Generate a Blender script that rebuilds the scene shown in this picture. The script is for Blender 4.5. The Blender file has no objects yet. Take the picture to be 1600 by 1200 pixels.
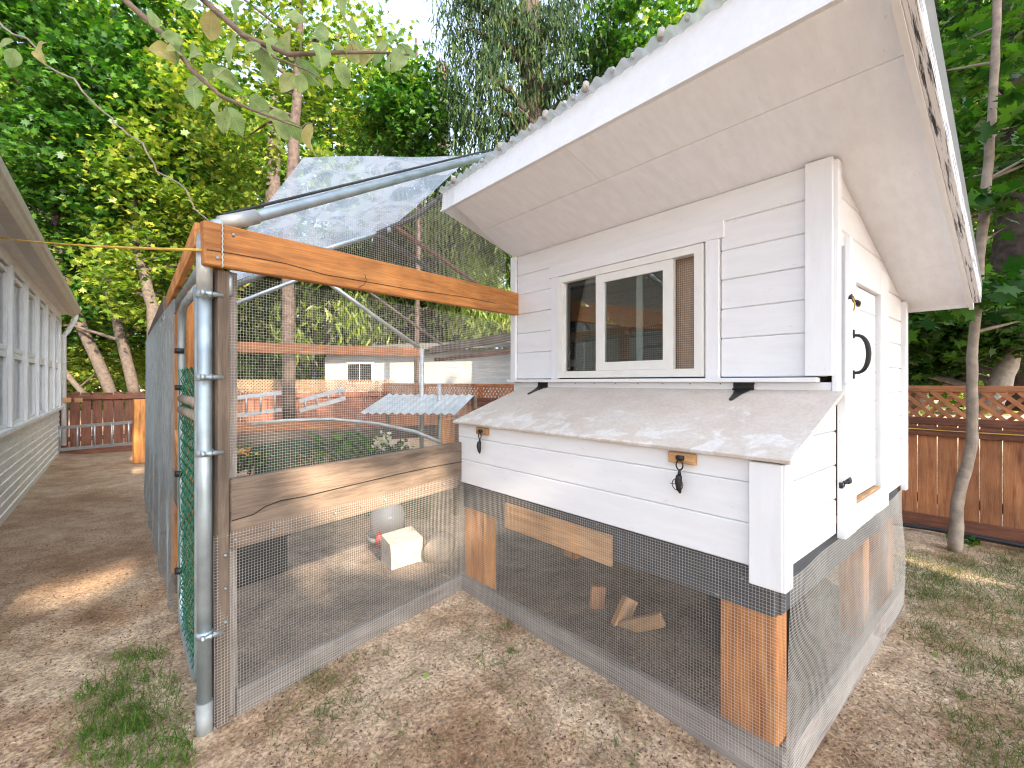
import bpy, bmesh, math, random
import numpy as np
from mathutils import Vector, Matrix, Quaternion
random.seed(7); RNG = np.random.default_rng(7)
sc = bpy.context.scene
COL = sc.collection
# ------------------------------------------------------------------ camera, sky, sun, exposure
FPX, CX, HZ, EYE = 714.0, 800.0, 597.0, 1.45          # calibration of the photograph (1600 px wide)
CA, SA = 0.652, 0.7582                                # view direction in world X / Y
cam = bpy.data.cameras.new('camera'); cam.sensor_width = 36; cam.lens = FPX / 1600 * 36
cam.shift_y = -3 / 1600; cam.clip_start = 0.02; cam.clip_end = 600
camo = bpy.data.objects.new('camera', cam); COL.objects.link(camo)
camo.location = (0, 0, EYE); camo.rotation_euler = (math.pi / 2, 0, -math.atan2(CA, SA)); sc.camera = camo
SUN_EL = math.radians(27); SUN_AZ = math.atan2(-0.13, -0.99)     # sun low behind the viewer
SUN = Vector((math.sin(SUN_AZ) * math.cos(SUN_EL), math.cos(SUN_AZ) * math.cos(SUN_EL), math.sin(SUN_EL)))
w = bpy.data.worlds.new('World'); sc.world = w; w.use_nodes = True
sky = w.node_tree.nodes.new('ShaderNodeTexSky'); sky.sky_type = 'NISHITA'; sky.sun_disc = False
sky.sun_elevation = SUN_EL; sky.sun_rotation = SUN_AZ; sky.air_density = 1.0; sky.dust_density = 6.0; sky.ozone_density = 0.6
w.node_tree.nodes['Background'].inputs[1].default_value = 0.15
hs = w.node_tree.nodes.new('ShaderNodeHueSaturation'); hs.inputs['Saturation'].default_value = 0.45      # sky colour desaturated, less blue
w.node_tree.links.new(sky.outputs[0], hs.inputs['Color']); w.node_tree.links.new(hs.outputs[0], w.node_tree.nodes['Background'].inputs[0])
sl = bpy.data.lights.new('sun', 'SUN'); sl.energy = 3.6; sl.angle = math.radians(0.5); sl.color = (1.0, 0.76, 0.50)
so = bpy.data.objects.new('sun', sl); COL.objects.link(so); so.rotation_euler = (-SUN).to_track_quat('-Z', 'Y').to_euler()
so.location = SUN * 30
vs = sc.view_settings; vs.view_transform = 'Standard'; vs.look = 'None'; vs.gamma = 1; vs.use_curve_mapping = False
vs.exposure = 2.2; sc.cycles.filter_width = 1.15
try:
    vs.use_white_balance = True; vs.white_balance_temperature = 5650; vs.white_balance_tint = 8
except Exception: pass

# ------------------------------------------------------------------ helpers
W = {}
def at(u, v, d):                                       # photograph pixel + depth -> world point
    x = (u - CX) / FPX * d; h = (HZ - v) / FPX * d
    return Vector((CA * d + SA * x, SA * d - CA * x, EYE + h))
def atX(u, v, X): return at(u, v, X / (CA + SA * (u - CX) / FPX))
def atG(u, v, Z=0.0): return at(u, v, (EYE - Z) * FPX / (v - HZ))
def link(o, parent=None, M=None):
    COL.objects.link(o); M = M or Matrix()
    if parent is not None:
        o.parent = parent; o.matrix_basis = W[parent.name].inverted() @ M
    else: o.matrix_basis = M
    W[o.name] = M
    return o
def tag(o, label=None, cat=None, group=None, kind=None):
    for k, v in (('label', label), ('category', cat), ('group', group), ('kind', kind)):
        if v: o[k] = v
    return o
def thing(name, loc, label, cat, group=None):
    o = bpy.data.objects.new(name, None); o.empty_display_size = 0.1
    link(o, None, Matrix.Translation(loc)); return tag(o, label, cat, group)
def mesh_obj(name, verts, faces, mat, parent=None, smooth=False, M=None):
    me = bpy.data.meshes.new(name); me.from_pydata([tuple(v) for v in verts], [], faces); me.materials.append(mat)
    if smooth: me.polygons.foreach_set('use_smooth', [True] * len(me.polygons))
    me.update(); return link(bpy.data.objects.new(name, me), parent, M)
_cache = {}
def box_mesh(L, T, Wd, bev, mat):
    k = (round(L, 4), round(T, 4), round(Wd, 4), bev, mat.name)
    if k in _cache: return _cache[k]
    bm = bmesh.new(); bmesh.ops.create_cube(bm, size=1); bmesh.ops.scale(bm, vec=(L, T, Wd), verts=bm.verts)
    if bev: bmesh.ops.bevel(bm, geom=list(bm.edges), offset=min(bev, T * .45, Wd * .45), segments=1, affect='EDGES')
    me = bpy.data.meshes.new('board'); bm.to_mesh(me); bm.free(); me.materials.append(mat); _cache[k] = me; return me
def board(name, parent, mat, a, b, wd, th, up=(0, 0, 1), bev=0.003):
    """box from a to b: wd along up, th across; local X runs along the grain"""
    a, b = Vector(a), Vector(b); x = (b - a); L = x.length; x.normalize()
    up = Vector(up); y = up.cross(x).normalized(); z = x.cross(y).normalized()
    M = Matrix.Translation((a + b) / 2) @ Matrix((x, y, z)).transposed().to_4x4()
    return link(bpy.data.objects.new(name, box_mesh(L, th, wd, bev, mat)), parent, M)
def tube_geo(pts, rad, n=10, cap=True):
    pts = [Vector(p) for p in pts]; V, F = [], []
    rad = rad if isinstance(rad, (list, tuple)) else [rad] * len(pts)
    prev = None
    for i, p in enumerate(pts):
        t = (pts[min(i + 1, len(pts) - 1)] - pts[max(i - 1, 0)]).normalized()
        if prev is None:
            ref = Vector((0, 0, 1)) if abs(t.z) < .9 else Vector((1, 0, 0))
            u = t.cross(ref).normalized()
        else: u = (prev - t * prev.dot(t)).normalized()
        prev = u; v = t.cross(u)
        for k in range(n):
            a = 2 * math.pi * k / n; V.append(p + (u * math.cos(a) + v * math.sin(a)) * rad[i])
        if i:
            b0, b1 = (i - 1) * n, i * n
            for k in range(n): F.append((b0 + k, b0 + (k + 1) % n, b1 + (k + 1) % n, b1 + k))
    if cap: F.append(tuple(range(n - 1, -1, -1))); F.append(tuple(range((len(pts) - 1) * n, len(pts) * n)))
    return V, F
def tube(name, parent, mat, pts, rad, n=10): V, F = tube_geo(pts, rad, n); return mesh_obj(name, V, F, mat, parent, True)
def join_geo(parts):
    V, F = [], []
    for v, f in parts:
        o = len(V); V += list(v); F += [tuple(i + o for i in q) for q in f]
    return V, F
def box_geo(x0, x1, y0, y1, z0, z1):
    V = [Vector((x, y, z)) for x in (x0, x1) for y in (y0, y1) for z in (z0, z1)]
    return V, [(0, 1, 3, 2), (4, 6, 7, 5), (0, 4, 5, 1), (2, 3, 7, 6), (0, 2, 6, 4), (1, 5, 7, 3)]
def np_mesh(name, V, loops, nper, mat, parent=None, M=None):
    me = bpy.data.meshes.new(name); nf = len(loops) // nper
    me.vertices.add(len(V)); me.vertices.foreach_set('co', V.astype(np.float32).ravel())
    me.loops.add(len(loops)); me.loops.foreach_set('vertex_index', loops.astype(np.int32))
    me.polygons.add(nf); me.polygons.foreach_set('loop_start', np.arange(nf, dtype=np.int32) * nper)
    me.materials.append(mat); me.update(calc_edges=True)
    return link(bpy.data.objects.new(name, me), parent, M)

# ------------------------------------------------------------------ materials
def new_mat(name):
    m = bpy.data.materials.new(name); m.use_nodes = True; nt = m.node_tree
    return m, nt, nt.nodes, nt.links, nt.nodes['Principled BSDF']
def nd(N, t, **k):
    n = N.new(t)
    for a, b in k.items():
        if a.startswith('i_'): n.inputs[a[2:].replace('_', ' ')].default_value = b
        else: setattr(n, a, b)
    return n
def ramp(N, stops):
    r = N.new('ShaderNodeValToRGB'); e = r.color_ramp.elements
    while len(e) < len(stops): e.new(0.5)
    for el, (p, c) in zip(e, stops): el.position = p; el.color = (*c, 1)
    return r
def coords(N, L, scale, kind='Object', rnd=True):
    tc = N.new('ShaderNodeTexCoord'); mp = N.new('ShaderNodeMapping'); mp.inputs['Scale'].default_value = scale
    src = tc.outputs[kind]
    if rnd:
        oi = N.new('ShaderNodeObjectInfo'); ml = nd(N, 'ShaderNodeMath', operation='MULTIPLY'); ml.inputs[1].default_value = 37.0
        L.new(oi.outputs['Random'], ml.inputs[0]); ad = nd(N, 'ShaderNodeVectorMath', operation='ADD')
        L.new(src, ad.inputs[0]); L.new(ml.outputs[0], ad.inputs[1]); src = ad.outputs[0]
    L.new(src, mp.inputs[0]); return mp.outputs[0]
def wood(name, cols, rough=0.75, gscale=(1.2, 14, 14), bump=0.25, tone=0.25, crack=None):
    m, nt, N, L, B = new_mat(name)
    v = coords(N, L, gscale)
    n1 = nd(N, 'ShaderNodeTexNoise', i_Scale=2.2, i_Detail=9.0, i_Roughness=0.62, i_Distortion=0.7); L.new(v, n1.inputs['Vector'])
    k = len(cols); r = ramp(N, [(0.28 + 0.44 * i / (k - 1), c) for i, c in enumerate(cols)]); L.new(n1.outputs['Fac'], r.inputs[0])
    v2 = coords(N, L, (2.5, 2.5, 2.5)); n2 = nd(N, 'ShaderNodeTexNoise', i_Scale=1.6, i_Detail=4.0); L.new(v2, n2.inputs['Vector'])
    mr = nd(N, 'ShaderNodeMapRange'); mr.inputs[1].default_value = .3; mr.inputs[2].default_value = .7
    mr.inputs[3].default_value = 1 - tone; mr.inputs[4].default_value = 1 + tone; L.new(n2.outputs['Fac'], mr.inputs[0])
    oi = N.new('ShaderNodeObjectInfo'); mr2 = nd(N, 'ShaderNodeMapRange'); mr2.inputs[3].default_value = 1 - tone * .7; mr2.inputs[4].default_value = 1 + tone * .7
    L.new(oi.outputs['Random'], mr2.inputs[0]); mu = nd(N, 'ShaderNodeMath', operation='MULTIPLY'); L.new(mr.outputs[0], mu.inputs[0]); L.new(mr2.outputs[0], mu.inputs[1])
    vg = coords(N, L, (gscale[0] * 2.5, gscale[1] * 6, gscale[2] * 6)); ng = nd(N, 'ShaderNodeTexNoise', i_Scale=3.0, i_Detail=6.0, i_Roughness=.7); L.new(vg, ng.inputs['Vector'])
    mg = nd(N, 'ShaderNodeMapRange'); mg.inputs[1].default_value = .32; mg.inputs[2].default_value = .62; mg.inputs[3].default_value = .70; mg.inputs[4].default_value = 1.12; L.new(ng.outputs['Fac'], mg.inputs[0])
    mu2 = nd(N, 'ShaderNodeMath', operation='MULTIPLY'); L.new(mu.outputs[0], mu2.inputs[0]); L.new(mg.outputs[0], mu2.inputs[1]); mu = mu2
    mx = nd(N, 'ShaderNodeVectorMath', operation='SCALE'); L.new(r.outputs[0], mx.inputs[0]); L.new(mu.outputs[0], mx.inputs['Scale'])
    col = mx.outputs[0]
    vv = coords(N, L, (0.9, 5, 5)); vo = nd(N, 'ShaderNodeTexVoronoi', i_Scale=1.7); L.new(vv, vo.inputs['Vector'])   # knots
    kr = ramp(N, [(0.0, (1, 1, 1)), (0.10, (.6, .6, .6)), (0.16, (0, 0, 0))]); L.new(vo.outputs['Distance'], kr.inputs[0])
    km = nd(N, 'ShaderNodeMix', data_type='RGBA', blend_type='MULTIPLY'); L.new(kr.outputs[0], km.inputs[0]); L.new(col, km.inputs[6]); km.inputs[7].default_value = (.42, .36, .32, 1)
    L.new(km.outputs[2], B.inputs['Base Color']); B.inputs['Roughness'].default_value = rough
    bp = nd(N, 'ShaderNodeBump', i_Strength=bump, i_Distance=0.004); L.new(n1.outputs['Fac'], bp.inputs['Height']); L.new(bp.outputs[0], B.inputs['Normal'])
    return m
def paint(name, c, dirt, rough=0.5, amt=0.35, bump=0.12, wear=None):
    m, nt, N, L, B = new_mat(name)
    v = coords(N, L, (1.2, 7, 7)); n1 = nd(N, 'ShaderNodeTexNoise', i_Scale=3.0, i_Detail=8.0, i_Roughness=.65); L.new(v, n1.inputs['Vector'])
    r = ramp(N, [(.35, tuple(a + (b - a) * amt for a, b in zip(c, dirt))), (.62, c)]); L.new(n1.outputs['Fac'], r.inputs[0])
    col = r.outputs[0]
    v2 = coords(N, L, (3, 9, 9)); n2 = nd(N, 'ShaderNodeTexNoise', i_Scale=7.0, i_Detail=5.0); L.new(v2, n2.inputs['Vector'])
    r2 = ramp(N, [(.69, (0, 0, 0)), (.74, (1, 1, 1))]); L.new(n2.outputs['Fac'], r2.inputs[0])
    mx = nd(N, 'ShaderNodeMix', data_type='RGBA'); L.new(r2.outputs[0], mx.inputs[0]); L.new(col, mx.inputs[6]); mx.inputs[7].default_value = (*(wear or dirt), 1)
    L.new(mx.outputs[2], B.inputs['Base Color']); B.inputs['Roughness'].default_value = rough
    n3 = nd(N, 'ShaderNodeTexNoise', i_Scale=6.0, i_Detail=6.0); L.new(v, n3.inputs['Vector'])
    bp = nd(N, 'ShaderNodeBump', i_Strength=bump, i_Distance=0.004); L.new(n3.outputs['Fac'], bp.inputs['Height']); L.new(bp.outputs[0], B.inputs['Normal'])
    return m
def plain(name, c, rough=.5, metal=0, noise=.2, nscale=12.0, bump=0.0, spec=None):
    m, nt, N, L, B = new_mat(name)
    v = coords(N, L, (1, 1, 1)); n1 = nd(N, 'ShaderNodeTexNoise', i_Scale=nscale, i_Detail=6.0); L.new(v, n1.inputs['Vector'])
    r = ramp(N, [(.3, tuple(x * (1 - noise) for x in c)), (.7, tuple(min(1, x * (1 + noise)) for x in c))]); L.new(n1.outputs['Fac'], r.inputs[0])
    L.new(r.outputs[0], B.inputs['Base Color']); B.inputs['Roughness'].default_value = rough; B.inputs['Metallic'].default_value = metal
    if spec is not None: B.inputs['Specular IOR Level'].default_value = spec
    if bump:
        bp = nd(N, 'ShaderNodeBump', i_Strength=bump, i_Distance=0.01); L.new(n1.outputs['Fac'], bp.inputs['Height']); L.new(bp.outputs[0], B.inputs['Normal'])
    return m
def leafmat(name, cols, trans=.45, rough=.45):
    m, nt, N, L, B = new_mat(name)
    g = N.new('ShaderNodeNewGeometry'); k = len(cols)
    r = ramp(N, [(i / (k - 1), c) for i, c in enumerate(cols)]); L.new(g.outputs['Random Per Island'], r.inputs[0])
    L.new(r.outputs[0], B.inputs['Base Color']); B.inputs['Roughness'].default_value = rough; B.inputs['Specular IOR Level'].default_value = .3
    tr = N.new('ShaderNodeBsdfTranslucent'); sc_ = nd(N, 'ShaderNodeMix', data_type='RGBA', blend_type='MULTIPLY'); sc_.inputs[0].default_value = 1
    L.new(r.outputs[0], sc_.inputs[6]); sc_.inputs[7].default_value = (1.5, 1.7, .4, 1); L.new(sc_.outputs[2], tr.inputs[0])
    mx = N.new('ShaderNodeMixShader'); mx.inputs[0].default_value = trans; L.new(B.outputs[0], mx.inputs[1]); L.new(tr.outputs[0], mx.inputs[2])
    L.new(mx.outputs[0], N['Material Output'].inputs[0]); return m
def clear(name, tint, through, gloss_rough, milk, bumpy=0.0):
    m, nt, N, L, B = new_mat(name); N.remove(B)
    t = N.new('ShaderNodeBsdfTransparent'); t.inputs[0].default_value = (*tint, 1)
    d = N.new('ShaderNodeBsdfTranslucent'); d.inputs[0].default_value = (*milk, 1)
    d2 = N.new('ShaderNodeBsdfDiffuse'); d2.inputs[0].default_value = (*milk, 1)
    dm = N.new('ShaderNodeMixShader'); dm.inputs[0].default_value = .5; L.new(d.outputs[0], dm.inputs[1]); L.new(d2.outputs[0], dm.inputs[2])
    m1 = N.new('ShaderNodeMixShader'); L.new(dm.outputs[0], m1.inputs[1]); L.new(t.outputs[0], m1.inputs[2])
    if bumpy:
        v = coords(N, L, (1, 1, 1)); n1 = nd(N, 'ShaderNodeTexNoise', i_Scale=3.5, i_Detail=5.0, i_Distortion=1.2); L.new(v, n1.inputs['Vector'])
        r = ramp(N, [(.42, (through - .38,) * 3), (.58, (through + .14,) * 3)]); L.new(n1.outputs['Fac'], r.inputs[0]); L.new(r.outputs[0], m1.inputs[0])
    else: m1.inputs[0].default_value = through
    g = N.new('ShaderNodeBsdfGlossy'); g.inputs['Roughness'].default_value = gloss_rough
    if bumpy:
        bp = nd(N, 'ShaderNodeBump', i_Strength=bumpy, i_Distance=.05); L.new(n1.outputs['Fac'], bp.inputs['Height']); L.new(bp.outputs[0], g.inputs['Normal'])
    fr = nd(N, 'ShaderNodeFresnel', i_IOR=1.5); mul = nd(N, 'ShaderNodeMath', operation='MULTIPLY_ADD'); mul.inputs[1].default_value = .45 if bumpy else 1.3; mul.inputs[2].default_value = .03
    L.new(fr.outputs[0], mul.inputs[0]); m2 = N.new('ShaderNodeMixShader'); L.new(mul.outputs[0], m2.inputs[0]); L.new(m1.outputs[0], m2.inputs[1]); L.new(g.outputs[0], m2.inputs[2])
    L.new(m2.outputs[0], N['Material Output'].inputs[0]); return m

M = {}
M['white'] = paint('white_paint', (.76, .755, .76), (.60, .57, .55), .5, .25, .10, (.66, .63, .60))
M['soffit'] = paint('soffit_paint', (.86, .87, .91), (.76, .76, .79), .55, .6, .28, (.74, .73, .73))
M['lid'] = paint('worn_lid', (.62, .57, .53), (.40, .32, .26), .7, .9, .3, (.76, .75, .74))
def lidmat():
    m, nt, N, L, B = new_mat('worn_plywood')
    v = coords(N, L, (1, 1, 1), rnd=False)
    n1 = nd(N, 'ShaderNodeTexNoise', i_Scale=3.2, i_Detail=9.0, i_Roughness=.62); L.new(v, n1.inputs[0])
    r = ramp(N, [(.34, (.53, .45, .38)), (.52, (.58, .51, .445)), (.68, (.62, .565, .515))]); L.new(n1.outputs[0], r.inputs[0])
    sx = N.new('ShaderNodeSeparateXYZ'); L.new(v, sx.inputs[0])                      # paint survives towards the front edge
    n2 = nd(N, 'ShaderNodeTexNoise', i_Scale=7.0, i_Detail=8.0, i_Roughness=.6, i_Distortion=.8); L.new(v, n2.inputs[0])
    ma = nd(N, 'ShaderNodeMath', operation='MULTIPLY_ADD'); L.new(sx.outputs[0], ma.inputs[0]); ma.inputs[1].default_value = -.38; L.new(n2.outputs[0], ma.inputs[2])
    r2 = ramp(N, [(.58, (0, 0, 0)), (.68, (.9, .9, .9))]); L.new(ma.outputs[0], r2.inputs[0])
    mx = nd(N, 'ShaderNodeMix', data_type='RGBA'); L.new(r2.outputs[0], mx.inputs[0]); L.new(r.outputs[0], mx.inputs[6]); mx.inputs[7].default_value = (.68, .645, .61, 1)
    n3 = nd(N, 'ShaderNodeTexNoise', i_Scale=70.0, i_Detail=4.0); L.new(v, n3.inputs[0]); r3 = ramp(N, [(.3, (.88, .87, .86)), (.6, (1, 1, 1))]); L.new(n3.outputs[0], r3.inputs[0])
    m2 = nd(N, 'ShaderNodeMix', data_type='RGBA', blend_type='MULTIPLY'); m2.inputs[0].default_value = 1; L.new(mx.outputs[2], m2.inputs[6]); L.new(r3.outputs[0], m2.inputs[7])
    L.new(m2.outputs[2], B.inputs['Base Color']); B.inputs['Roughness'].default_value = .75
    bp = nd(N, 'ShaderNodeBump', i_Strength=.3, i_Distance=.004); L.new(n2.outputs[0], bp.inputs['Height']); L.new(bp.outputs[0], B.inputs['Normal']); return m
M['lid'] = lidmat()
M['vinyl'] = plain('vinyl', (.72, .70, .65), .4, 0, .04)
M['cedar'] = wood('cedar', [(.27, .10, .025), (.50, .20, .045), (.60, .29, .085)], .7, bump=.35)
M['lumber'] = wood('lumber', [(.30, .15, .06), (.43, .24, .10), (.50, .30, .14)], .75)
M['weathered'] = wood('weathered', [(.085, .060, .043), (.155, .112, .08), (.21, .155, .112)], .85, bump=.5)
M['greywood'] = wood('grey_wood', [(.15, .125, .105), (.24, .205, .18), (.31, .27, .24)], .9, bump=.5)
M['fence'] = wood('fence_stain', [(.22, .075, .028), (.36, .14, .05), (.44, .20, .08)], .7, bump=.4)
M['fencedark'] = wood('fence_dark', [(.08, .028, .015), (.15, .055, .027), (.21, .08, .038)], .75, bump=.4)
M['rim'] = paint('rim_paint', (.055, .06, .066), (.10, .105, .11), .6, .6, .3, (.45, .46, .47))
M['ply'] = wood('plywood', [(.20, .12, .065), (.29, .18, .10), (.36, .24, .14)], .8)
M['galv'] = plain('galvanised', (.36, .41, .43), .46, .7, .22, 9)
M['galvdull'] = plain('galvanised_dull', (.45, .45, .43), .5, .5, .2, 14)
M['wire'] = plain('wire', (.54, .50, .44), .5, .2, .1)
M['darkwire'] = plain('dull_wire', (.30, .33, .345), .5, .5, .2)
M['black'] = plain('black_iron', (.018, .017, .016), .5, .3, .3)
M['blackplastic'] = plain('black_plastic', (.02, .02, .021), .5, 0, .3)
M['greenvinyl'] = plain('green_vinyl', (.015, .11, .055), .4, 0, .3)
M['housewhite'] = paint('house_white', (.76, .76, .75), (.48, .45, .40), .6, .4, .15)
M['housegrey'] = paint('house_siding', (.76, .735, .68), (.55, .49, .41), .7, .6, .25)
M['neighbour'] = paint('neighbour_siding', (.42, .42, .40), (.30, .28, .25), .7, .6, .2)
M['gutter'] = plain('gutter', (.50, .45, .37), .45, 0, .1)
M['shingle'] = plain('shingle', (.12, .11, .10), .9, 0, .4, 30, .4)
M['alu'] = plain('aluminium', (.42, .43, .44), .4, .7, .1)
M['stone'] = plain('stone', (.42, .38, .33), .9, 0, .25, 18, .5)
M['clod'] = plain('clod', (.22, .165, .12), .95, 0, .5, 40)
M['sleeve'] = plain('sleeve', (.30, .31, .30), .6, .3, .2)
M['bark'] = plain('bark', (.17, .12, .085), .9, 0, .4, 16, .8)
M['barkwarm'] = plain('bark_warm', (.075, .056, .042), .9, 0, .4, 14, .7)  # darkened: shade on the back trunks is put into the bark colour
M['barkdark'] = plain('bark_dark', (.06, .042, .032), .95, 0, .5, 10, 1.0)
M['barklight'] = plain('bark_light', (.26, .205, .155), .85, 0, .3, 14, .5)
M['rope'] = plain('yellow_rope', (.58, .36, .05), .7, 0, .2)
M['red'] = plain('red_plastic', (.45, .02, .02), .4, 0, .1)
M['tarp'] = plain('green_cloth', (.02, .07, .045), .8, 0, .4, 8, .4)
M['stucco'] = plain('stucco', (.20, .20, .18), .95, 0, .25, 22, .6)
M['tin'] = plain('tin', (.60, .63, .65), .4, .3, .15, 6)
M['jug'] = clear('jug', (.9, .92, .95), .35, .2, (.75, .77, .8))
M['glass'] = clear('glass', (.82, .86, .84), .985, .005, (.5, .5, .5))
M['film'] = clear('film', (.90, .93, .88), .62, .08, (.74, .73, .69), .30)
M['poly'] = clear('polycarbonate', (.80, .82, .82), .25, .2, (.62, .62, .60))
M['maple'] = leafmat('maple_leaf', [(.012, .045, .007), (.022, .07, .009), (.045, .115, .012), (.08, .16, .016)], .40)  # dark palette: shade on the nearer maples is put into the leaf colour
M['sunyellowmaple'] = leafmat('sun_yellow_maple_leaf', [(.04, .10, .010), (.10, .17, .018), (.18, .23, .025), (.28, .28, .04)], .45)  # bright yellow palette: sunlight on the farther leaves is put into the colour
M['darkmaple'] = leafmat('dark_maple_leaf', [(.018, .055, .008), (.035, .09, .012), (.06, .13, .016), (.08, .16, .02)], .35)
M['cedarleaf'] = leafmat('cedar_leaf', [(.007, .022, .006), (.014, .036, .009), (.026, .055, .012), (.065, .09, .018)], .25, .8)
M['cedaryellow'] = leafmat('cedar_yellow_leaf', [(.07, .11, .02), (.14, .19, .03), (.22, .26, .05)], .35)
M['apple'] = leafmat('apple_leaf', [(.20, .31, .08), (.26, .37, .12), (.28, .38, .12), (.27, .38, .11), (.42, .34, .10)], .5, .45)
M['grass'] = leafmat('grass_blade', [(.045, .10, .015), (.09, .15, .03), (.15, .17, .06), (.28, .22, .11)], .3)
M['lushgrass'] = leafmat('lush_grass', [(.05, .13, .015), (.09, .20, .02), (.14, .24, .03), (.20, .22, .06)], .35)
M['straw'] = leafmat('straw', [(.22, .13, .07), (.36, .25, .15), (.48, .37, .24), (.30, .18, .10)], .1, .8)
M['chip'] = leafmat('bark_chip', [(.07, .035, .02), (.14, .07, .04), (.22, .13, .08), (.30, .20, .13)], .05, .9)
M['flower'] = leafmat('white_petal', [(.62, .55, .45), (.75, .72, .66)], .3)
M['orangeflower'] = leafmat('orange_petal', [(.55, .20, .03), (.65, .32, .05)], .3)

def ground_mat():
    m, nt, N, L, B = new_mat('soil')
    tc = N.new('ShaderNodeTexCoord'); P = tc.outputs['Object']
    def noise(s, d=6.0, r=.6): n = nd(N, 'ShaderNodeTexNoise', i_Scale=s, i_Detail=d, i_Roughness=r); L.new(P, n.inputs['Vector']); return n.outputs['Fac']
    def mix(f, a, b, bt='MIX'):
        x = nd(N, 'ShaderNodeMix', data_type='RGBA', blend_type=bt)
        for s, i in ((f, 0), (a, 6), (b, 7)):
            if isinstance(s, tuple): x.inputs[i].default_value = (*s, 1)
            elif isinstance(s, float): x.inputs[i].default_value = s
            else: L.new(s, x.inputs[i])
        return x.outputs[2]
    big = noise(1.1, 8, .6); mid = noise(5.0, 8, .65); fine = noise(60, 5, .7); vf = noise(190, 3, .7)
    r1 = ramp(N, [(.32, (.27, .165, .095)), (.43, (.47, .33, .21)), (.55, (.62, .49, .35))]); L.new(big, r1.inputs[0])
    r2 = ramp(N, [(.35, (.62, .57, .53)), (.65, (1.2, 1.18, 1.15))]); L.new(mid, r2.inputs[0])
    c = mix(1.0, r1.outputs[0], r2.outputs[0], 'MULTIPLY')
    r3 = ramp(N, [(.30, (.45, .42, .40)), (.55, (1.05, 1.05, 1.05)), (.75, (1.5, 1.45, 1.4))]); L.new(fine, r3.inputs[0])
    c = mix(.85, c, r3.outputs[0], 'MULTIPLY')
    r4 = ramp(N, [(.66, (0, 0, 0)), (.72, (1, 1, 1))]); L.new(vf, r4.inputs[0]); c = mix(r4.outputs[0], c, (.40, .31, .22))
    r5 = ramp(N, [(.27, (1, 1, 1)), (.33, (0, 0, 0))]); L.new(vf, r5.inputs[0]); c = mix(r5.outputs[0], c, (.07, .04, .025))
    sx = N.new('ShaderNodeSeparateXYZ'); L.new(P, sx.inputs[0])               # old bark mulch along the house path
    my = nd(N, 'ShaderNodeMapRange', interpolation_type='SMOOTHSTEP'); my.inputs[1].default_value = 3.4; my.inputs[2].default_value = 5.2; L.new(sx.outputs[1], my.inputs[0])
    mm = nd(N, 'ShaderNodeMath', operation='MULTIPLY'); L.new(my.outputs[0], mm.inputs[0]); mm.inputs[1].default_value = .55
    c = mix(mm.outputs[0], c, (.27, .175, .115)); c = mix(.5, c, r3.outputs[0], 'MULTIPLY')
    L.new(c, B.inputs['Base Color']); B.inputs['Roughness'].default_value = .95; B.inputs['Specular IOR Level'].default_value = .15
    ad = nd(N, 'ShaderNodeMath', operation='MULTIPLY_ADD'); L.new(fine, ad.inputs[0]); ad.inputs[1].default_value = .6; L.new(mid, ad.inputs[2])
    bp = nd(N, 'ShaderNodeBump', i_Strength=.9, i_Distance=.02); L.new(ad.outputs[0], bp.inputs['Height']); L.new(bp.outputs[0], B.inputs['Normal'])
    return m
M['soil'] = ground_mat()

# ------------------------------------------------------------------ ground
_oct = [(RNG.normal(size=2), RNG.uniform(0, 6.28), s, a) for s, a in ((.9, .010), (1.3, .009), (2.1, .007), (3.3, .006), (5.1, .004), (7.7, .003), (11, .002)) for _ in range(3)]
def gh(x, y):
    z = 0 * x
    for d, p, s, a in _oct: z = z + a * .6 * np.sin((d[0] * x + d[1] * y) / math.hypot(*d) * s + p)
    return z + .05 * np.exp(-np.maximum(x + .88, 0) / .22) * (y > 5) - .012
ax = np.sinh(np.linspace(-6.2, 6.2, 320)) / math.sinh(6.2) * 260
GX, GY = np.meshgrid(ax + 1.5, ax + 2.5, indexing='ij'); GZ = gh(GX, GY); n = len(ax)
idx = np.arange(n * n).reshape(n, n)
q = np.stack([idx[:-1, :-1], idx[1:, :-1], idx[1:, 1:], idx[:-1, 1:]], -1).reshape(-1)
g = np_mesh('ground', np.stack([GX, GY, GZ], -1).reshape(-1, 3), q, 4, M['soil'])
g.data.polygons.foreach_set('use_smooth', [True] * len(g.data.polygons)); tag(g, 'bare tan soil of the yard with dry grass and bark litter', 'ground', kind='structure')

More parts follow.
